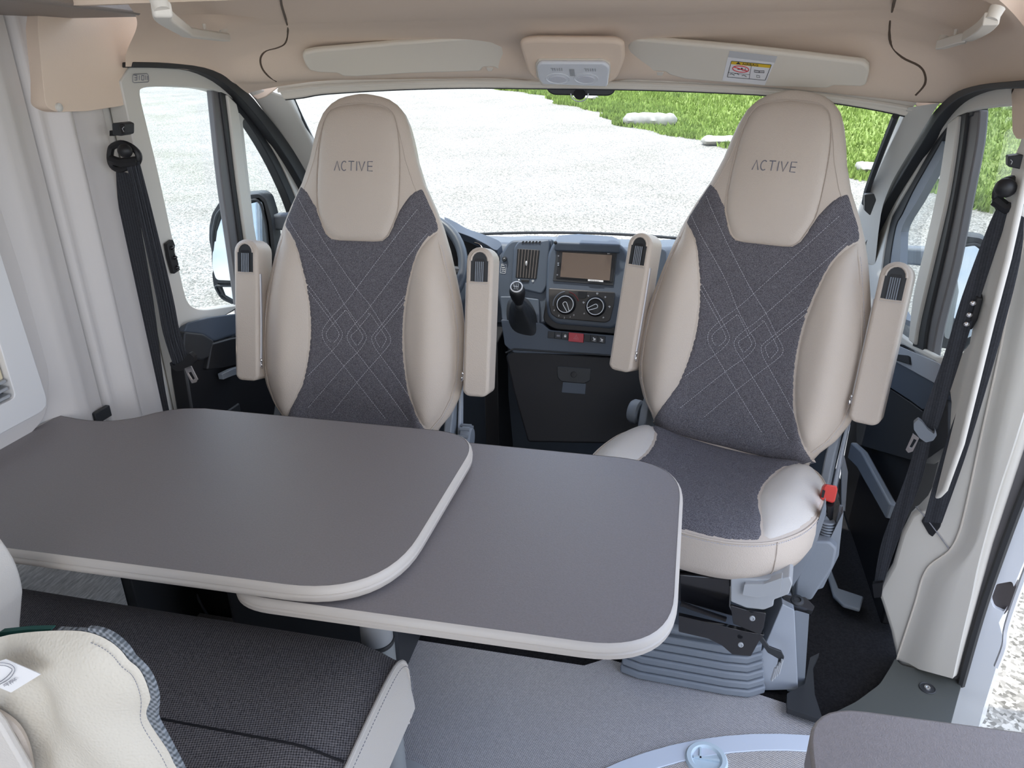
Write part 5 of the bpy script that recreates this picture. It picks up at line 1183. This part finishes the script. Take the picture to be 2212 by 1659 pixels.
slab('clip', rnd(ppl([(1050, 147), (1066, 147), (1062, 154), (1054, 154)], O, n_), .002), n_, .006, trimb, t, bevel=.001)
O, n_ = planar([at(1360, 100, y=2.125), at(1865, 150, y=2.015), at(1500, 165, y=2.165)])
t = thing('sun_visor', 'right sun visor carrying the white and yellow airbag sticker', 'sun visor', O, 0, 'sun visors')
o_ = ppl([(1352, 105), (1358, 92), (1374, 86), (1400, 88), (1600, 106), (1750, 123), (1865, 137), (1876, 146), (1876, 160), (1870, 184), (1862, 188), (1800, 186), (1788, 192), (1650, 187), (1480, 172), (1444, 162), (1438, 156), (1412, 155), (1404, 159), (1375, 156), (1358, 146)], O, n_)
slab('panel', rnd(o_, .006), n_, .018, visorm, t, bevel=.006, seg=3)
slab('clip', rnd(ppl([(1418, 156), (1434, 157), (1430, 164), (1420, 163)], O, n_), .002), n_, .006, trimb, t, bevel=.001)
S = lambda L, off: [p for p in ppl(L, O + n_ * off, n_)]
slab('film', S([(1576, 110), (1679, 122), (1673, 138), (1572, 126)], .0008), n_, .0006, mat('clear_film', (.55, .55, .56), .3), t, bevel=0)
st = slab('airbag_sticker', S([(1572, 124), (1673, 136), (1652, 184), (1560, 174)], .0012), n_, .0008, paper, t, bevel=0, label='white sticker with yellow AIRBAG header and warning pictograms')
slab('sticker_header', S([(1580.5, 132), (1666.5, 140), (1663, 147), (1578, 138.5)], .0016), n_, .0003, yellow, st, bevel=0)
mb = MB(); mb.tube(rnd(S([(1580, 132), (1666.5, 140), (1653, 173.5), (1571, 166.5)], .0018), .002), .0007, 4, True)
a = S([(1623, 142.5), (1618, 170.5), (1572, 156.5), (1619, 161.5)], .0018); mb.tube([a[0], a[1]], .0005, 4); mb.tube([a[2], a[3]], .0004, 4); mb.build('sticker_frame', printk, st)
a = S([(1606, 138.6), (1660, 143.6)], .0020); u_ = a[1] - a[0]; text('sticker_print', 'AIRBAG', .0115, a[0] - u_ * .06, u_, n_.cross(u_), printk, st, .0002)
u_ = u_.normalized(); v_ = n_.cross(u_)
c = S([(1595, 136.8)], .0020)[0]; MB().slab([c + v_ * .005, c - v_ * .0035 - u_ * .006, c - v_ * .0035 + u_ * .006], n_, .0003).build('warning_triangle', printk, st)
c = S([(1600, 149.3)], .0019)[0]; rr = [c + u_ * math.cos(2 * PI * i / 24) * .020 + v_ * math.sin(2 * PI * i / 24) * .0115 for i in range(24)]
mb = MB(); mb.tube(rr, .0011, 5, True); mb.tube([rr[10], rr[22]], .0011, 5); mb.build('prohibition_ring', redp, st)
mb = MB(); mb.sphere(c + u_ * .003 + v_ * .003, (.0022,) * 3, 6, 4); mb.tube([c - u_ * .008 - v_ * .002, c - v_ * .001, c + u_ * .007 - v_ * .004], .0008, 4); mb.tube([c + u_ * .012 + v_ * .004, c + u_ * .010 - v_ * .004], .0008, 4)
for q in ((1580, 161), (1590, 160), (1606, 164)): p = S([q], .0019)[0]; mb.tube([p - u_ * .004, p + v_ * .003, p + u_ * .006, p + u_ * .007 - v_ * .003], .0007, 4)
p = S([(1640, 154)], .0019)[0]; mb.tube([p - u_ * .012 - v_ * .004, p - u_ * .012 + v_ * .003, p + v_ * .001, p + u_ * .012 + v_ * .003, p + u_ * .012 - v_ * .004, p - v_ * .005], .0008, 4, True); mb.tube([p + v_ * .001, p - v_ * .005], .0007, 4)
p = S([(1638, 165)], .0019)[0]; mb.tube([p - u_ * .004 - v_ * .004, p - u_ * .004 + v_ * .004, p + u_ * .003 + v_ * .003, p + u_ * .004 - v_ * .004], .0005, 4, True); mb.build('pictograms', printk, st)
# lamp
O, n_ = planar([at(1170, 135, y=2.06), at(1310, 138, y=2.06), at(1240, 190, y=2.13)])
t = thing('roof_lamp', 'clear plastic twin reading lamp in the beige roof console above the windscreen', 'lamp', O)
Q = lambda L, off=0: ppl(L, O + n_ * off, n_)
slab('console', rnd(Q([(1120, 92), (1150, 86), (1330, 88), (1348, 96), (1350, 130), (1334, 170), (1318, 182), (1160, 178), (1140, 160), (1128, 120)], -.006), .02), n_, .02, headl, t, bevel=.010, seg=4)
slab('surround', rnd(Q([(1156, 140), (1162, 130), (1300, 130), (1318, 138), (1319, 156), (1310, 190), (1170, 186), (1158, 165)], .0), .006), n_, .012, trimb, t, bevel=.004, seg=3)
slab('lens', rnd(Q([(1159, 145), (1166, 136), (1305, 137), (1317, 146), (1312, 188), (1172, 183), (1163, 170)], .010), .008), n_, .012, lens, t, bevel=.005, seg=3)
LU = (Q([(1300, 160)])[0] - Q([(1180, 159)])[0]).normalized(); LV = n_.cross(LU)
for (x_, y_) in ((1205, 170), (1266, 170)):
    c = Q([(x_, y_)], .0105)[0]; bt = [c + LU * math.cos(a) * .031 + LV * math.sin(a) * .019 for a in [2 * PI * i / 28 for i in range(28)]]
    MB().tube(bt, .0014, 6, True).build('button_rim', lens, t)
    bt2 = [c + LU * math.cos(a) * .023 + LV * (math.sin(a) * .0125 - .001) for a in [2 * PI * i / 28 for i in range(28)]]
    slab('button', [p + n_ * .002 for p in bt2], n_, .003, mat('lamp_button', (.56, .57, .62), .25) if x_ < 1240 else MT['lamp_button'], t, bevel=.0012)
for (x_, y_) in ((1204, 151), (1276, 152)):
    c = Q([(x_, y_)], .0108)[0]; mb = MB()
    for k in (-2, -1, 0, 1, 2): mb.tube([c + LU * .006 * k + LV * .006, c + LU * .006 * k - LV * .003], .0012, 4)
    mb.tube([c - LU * .017 + LV * .006, c - LU * .007 + LV * .004], .0008, 4); mb.build('bulb_prism', silver, t)
c = Q([(1236, 158)], .0108)[0]; mb = MB()
for i in range(5): mb.tube([c + LU * (-.006 + .003 * i) + LV * .014, c + LU * (-.006 + .003 * i) - LV * .010], .0006, 4)
for i in range(9): mb.tube([c - LU * .006 + LV * (.014 - .003 * i), c + LU * .006 + LV * (.014 - .003 * i)], .0006, 4)
mb.build('microphone_grid', silver, t)
# rear-view mirror
t = thing('rear_view_mirror', 'black interior mirror just below the roof lamp', 'mirror', at(1250, 200, y=2.35))
slab('housing', rnd(pp([(1176, 178), (1330, 182), (1328, 200), (1316, 208), (1195, 206), (1182, 198)], y=2.34), .01), (0, -1, -.2), .03, black, t, bevel=.008, seg=3)
MB().tube([at(1252, 202, y=2.33) + Vector((math.cos(a) * .026, 0, math.sin(a) * .022)) for a in [PI + PI * i / 14 for i in range(15)]], .0016, 5).build('mount_ring', silver, t)
MB().lathe([(.018, 0), (.018, .04), (.012, .06)], at(1252, 203, y=2.33), (0, 1, .5), 20).build('mount', black, t)
# grab handles
for L, inn, lab, s in (([(350, 22), (356, 38), (398, 66), (412, 72), (488, 82)], -1, 'left grab handle in its roof recess, with small coat hook', -1), ([(2142, 42), (2125, 60), (2095, 78), (2080, 84), (2032, 98)], 1, 'right grab handle in its roof recess, with small coat hook', 1)):
    t = thing('grab_handle', lab, 'grab handle', at(*L[2], y=1.72) , 0, 'roof grab handles')
    P = [atfn(x, y, lambda Q_: Q_.z - zceil(Q_.x, Q_.y) + .045) for x, y in L]; P = catmull(P, 4)
    v = []; f = []
    dn = Vector((0, 0, -1))
    for i, p in enumerate(P):
        d_ = (P[min(i + 1, len(P) - 1)] - P[max(i - 1, 0)]).normalized(); sd = d_.cross(Vector((0, 0, 1))).normalized(); k = len(v)
        v += [p + sd * .011 + Vector((0, 0, .010)), p + sd * .011 - Vector((0, 0, .008)), p - sd * .011 - Vector((0, 0, .008)), p - sd * .011 + Vector((0, 0, .010))]
    for i in range(len(P) - 1):
        for j in range(4): f.append((4 * i + j, 4 * i + (j + 1) % 4, 4 * i + 4 + (j + 1) % 4, 4 * i + 4 + j))
    f.append((3, 2, 1, 0)); e = 4 * (len(P) - 1); f.append((e, e + 1, e + 2, e + 3))
    obj('grip', v, f, trimb, t, bevel=.004, seg=3)
    for p in (P[0], P[-1]): MB().tube([p + Vector((0, 0, .0)), p + Vector((s * .006, .004, .016))], [.009, .011], 10).build('handle_foot', trimb, t)
    q = P[-3]; MB().tube([q + Vector((0, -.012, -.004)), q + Vector((0, -.018, .012)), q + Vector((0, -.018, .024))], .0035, 8).build('coat_hook', trimb, t)

# ---------------------------------------------------------------- seat belts
def ribbon(name, L, R, th, m, parent, nv, yy=None, xx=None):
    g = (lambda q: Q2(q, yy)) if nv is QN else (lambda q: pp(q, y=yy))
    return strip(name, catmull(g(L), 4), catmull(g(R), 4), nv, th, m, parent, bevel=0)
t = thing('seat_belt', 'driver seat belt hanging on the left pillar with metal tongue', 'seat belt', (-.93, 1.6, .6), 0, 'cab seat belts')
ribbon('webbing', [(250, 365), (258, 460), (292, 650), (322, 820), (340, 905)], [(290, 380), (298, 460), (330, 650), (352, 820), (368, 905)], .0025, belt, t, (0, -1, 0), yy=1.54)
ribbon('webbing', [(272, 352), (300, 470), (337, 640), (352, 720), (376, 795)], [(300, 350), (331, 470), (372, 640), (388, 720), (408, 775)], .0025, belt, t, (0, -1, 0), yy=1.515)
for k_ in (.33, .66):
    A_ = pp([(272, 352), (300, 470), (337, 640), (352, 720), (376, 795)], y=1.513); B_ = pp([(300, 350), (331, 470), (372, 640), (388, 720), (408, 775)], y=1.513)
    mb = MB(); mb.tube(catmull([lerp(a, b, k_) for a, b in zip(A_, B_)], 4), .0014, 4); mb.build('webbing_rib', belt, t)
tg = slab('tongue_housing', rnd(pp([(366, 782), (375, 790), (392, 782), (408, 762), (419, 772), (418, 786), (396, 800), (380, 802), (368, 792)], y=1.510), .004), (0, -1, 0), .014, black, t, bevel=.003)
slab('tongue', rnd(pp([(398, 796), (412, 790), (427, 820), (424, 826), (414, 828)], y=1.510), .002), (0, -1, 0), .003, chrome, tg, bevel=.0005, holes=[pp([(406, 806), (413, 803), (421, 818), (415, 821)], y=1.510)])
gd = thing('belt_guide', 'black belt guide loop on the left pillar top', 'belt guide', at(268, 335, y=1.530), 0, 'upper belt guides')
mb = MB(); mb.sphere(at(270, 326, y=1.505), (.017, .014, .015), 14, 10); mb.build('bolt_cap', black, gd)
mb = MB(); mb.tube(catmull(pp([(240, 322), (246, 315), (262, 310), (280, 315), (296, 328), (300, 343), (292, 356), (272, 362), (256, 366), (243, 358), (238, 342)], y=1.525), 3, True), .0075, 8, True); mb.build('loop', black, gd)
mb = MB(); mb.tube([at(241, 345, y=1.520), at(262, 352, y=1.515), at(298, 348, y=1.520)], .011, 8); mb.build('roller', black, gd)
ad = thing('height_adjuster', 'black belt height adjuster button above the left belt guide', 'adjuster', at(257, 280, y=1.520), 0, 'belt height adjusters')
slab('button', rnd(pp([(241, 266), (262, 264), (271, 268), (271, 290), (261, 294), (243, 292)], y=1.510), .003), (0, -1, 0), .03, dash2, ad, bevel=.004)
slab('face', rnd(pp([(257, 268), (270, 270), (270, 288), (262, 290), (259, 280)], y=1.505), .002), (.5, -1, 0), .01, black, ad, bevel=.002)
MB().tube(pp([(268, 274), (264, 278), (268, 285)], y=1.503), .0008, 4).build('arrow_mark', silver, ad)
slab('stem', pp([(236, 282), (246, 282), (246, 294), (236, 294)], y=1.525), (0, -1, 0), .01, black, ad, bevel=.001)
def Q1(x, y, off): return Q2([(x, y)], off)[0]
# right side
t = thing('seat_belt', 'passenger seat belt hanging on the right pillar with metal tongue', 'seat belt', (.95, 1.75, .5), 0, 'cab seat belts')
ribbon('webbing', [(2186, 455), (2168, 560), (2128, 700), (2080, 850), (2035, 980), (1994, 1128)], [(2212, 470), (2204, 560), (2170, 700), (2127, 850), (2084, 990), (2034, 1130)], .0025, belt, t, QN, yy=.055)
ribbon('webbing', [(2155, 445), (2130, 500), (2078, 640), (2035, 780), (1984, 918)], [(2182, 462), (2158, 520), (2112, 660), (2070, 790), (2024, 930)], .0025, belt, t, QN, yy=.06)
ribbon('webbing', [(1978, 955), (1960, 1020), (1930, 1100), (1902, 1180), (1888, 1262)], [(2010, 955), (1990, 1040), (1958, 1120), (1928, 1200), (1906, 1268)], .0025, belt, t, QN, yy=.03)
slab('anchor', rnd(Q2([(1884, 1262), (1908, 1258), (1904, 1290), (1888, 1292)], 0.039), .003), (-.3, -1, 0), .014, black, t, bevel=.003)
tg = slab('tongue_housing', rnd(Q2([(1974, 914), (1984, 906), (1992, 912), (2004, 928), (2018, 938), (2020, 928), (2024, 940), (2016, 952), (2000, 956), (1986, 946), (1974, 928)], 0.075), .003), (-.2, -1, 0), .014, greyp, t, bevel=.003)
slab('tongue', rnd(Q2([(1972, 936), (1986, 948), (1972, 976), (1962, 978), (1956, 970)], 0.073), .002), (-.2, -1, 0), .003, chrome, tg, bevel=.0005, holes=[Q2([(1974, 948), (1980, 952), (1970, 968), (1964, 966)], 0.073)])
gd = thing('belt_guide', 'black belt guide with round cap on the right pillar top', 'belt guide', Q1(2175, 410, 0.057), 0, 'upper belt guides')
mb = MB(); mb.sphere(Q1(2172, 406, 0.075), (.019, .018, .018), 14, 10); mb.build('bolt_cap', black, gd)
mb = MB(); mb.tube(catmull(Q2([(2152, 425), (2160, 400), (2185, 388), (2202, 396), (2205, 420), (2198, 445), (2180, 456), (2160, 448)], 0.053), 3, True), .008, 8, True); mb.build('loop', black, gd)
mb = MB(); mb.tube([Q1(2150, 432, 0.057), Q1(2175, 450, 0.057), Q1(2204, 440, 0.057)], .012, 8); mb.build('roller', black, gd)
ad = thing('height_adjuster', 'black belt height adjuster button above the right belt guide', 'adjuster', Q1(2195, 350, 0.057), 0, 'belt height adjusters')
slab('button', rnd(Q2([(2177, 338), (2205, 334), (2230, 338), (2230, 368), (2205, 366), (2177, 360)], 0.066), .003), (-.2, -1, 0), .03, dash2, ad, bevel=.004)
MB().tube(Q2([(2183, 345), (2187, 349), (2184, 355)], 0.070), .0008, 4).build('arrow_mark', silver, ad)

# ---------------------------------------------------------------- outside mirrors
def wing(name, lab, hous, g1, g2, arm, yy, n1, n2, tilt):
    t = thing(name, lab, 'door mirror', at(*hous[0], y=yy), 0, 'outside door mirrors')
    nv = Vector(n1).normalized()
    O = at(*hous[0], y=yy)
    slab('housing', rnd(ppl(hous, O, nv), .01), nv, .09, dash2, t, bevel=.018, seg=4)
    slab('housing_rim', rnd(ppl(hous, O + nv * .032, nv), .01), nv, .034, rubber, t, bevel=.004, holes=[ppl(g1, O + nv * .032, nv)] + ([ppl(g2, O + nv * .032, nv)] if g2 else []))
    for nm, g in (('mirror_glass', g1), ('lower_mirror_glass', g2)):
        if not g: continue
        P = rnd(ppl(g, O + nv * .004, nv), .012); n2v = Vector(n2).normalized(); c = sum(P, Vector()) / len(P)
        P = [atp_ for atp_ in [c + (p - c) - nv * 0 for p in P]]
        Q = [p + nv * ((c - p).dot(n2v) / nv.dot(n2v) + .026) for p in P]
        slab(nm, Q, n2v, .006, mirrorm, t, bevel=.001)
        MB().tube([p + nv * .030 for p in P], .0045, 6, True).build('glass_rim', dash2, t)
    A_, B_ = arm; strip('arm', ppl(A_, O + Vector((0, .02, 0)), nv), ppl(B_, O + Vector((0, .02, 0)), nv), (0, -1, 0), .05, greyp, t, bevel=.008)
    return t
wing('outside_mirror', 'left outside mirror reflecting sky and field, behind the driver window post',
     [(452, 490), (458, 462), (474, 436), (500, 424), (560, 419), (574, 430), (585, 465), (592, 520), (600, 640), (596, 690), (500, 655), (462, 622), (458, 590), (464, 576), (452, 520)],
     [(466, 500), (474, 460), (488, 444), (560, 427), (570, 438), (580, 480), (592, 600), (478, 596), (468, 570)], [(470, 612), (590, 612), (592, 672), (520, 655), (485, 638)],
     ([(585, 464), (640, 464)], [(590, 498), (640, 500)]), 2.12, (.25, -1, 0), (.22, -1, .20), 0)
wing('outside_mirror', 'right outside mirror behind the passenger window, reflecting sky and parked cars',
     [(2052, 520), (2070, 508), (2120, 515), (2150, 540), (2150, 720), (2090, 760), (2025, 750), (2008, 700), (2030, 600)],
     [(2068, 528), (2110, 522), (2140, 545), (2138, 700), (2080, 725), (2040, 720), (2045, 620)], [],
     ([(1948, 536), (2000, 538), (2060, 545)], [(1948, 572), (2000, 576), (2060, 585)]), 2.42, (-.3, -1, 0), (-.2, -1, .17), 0)
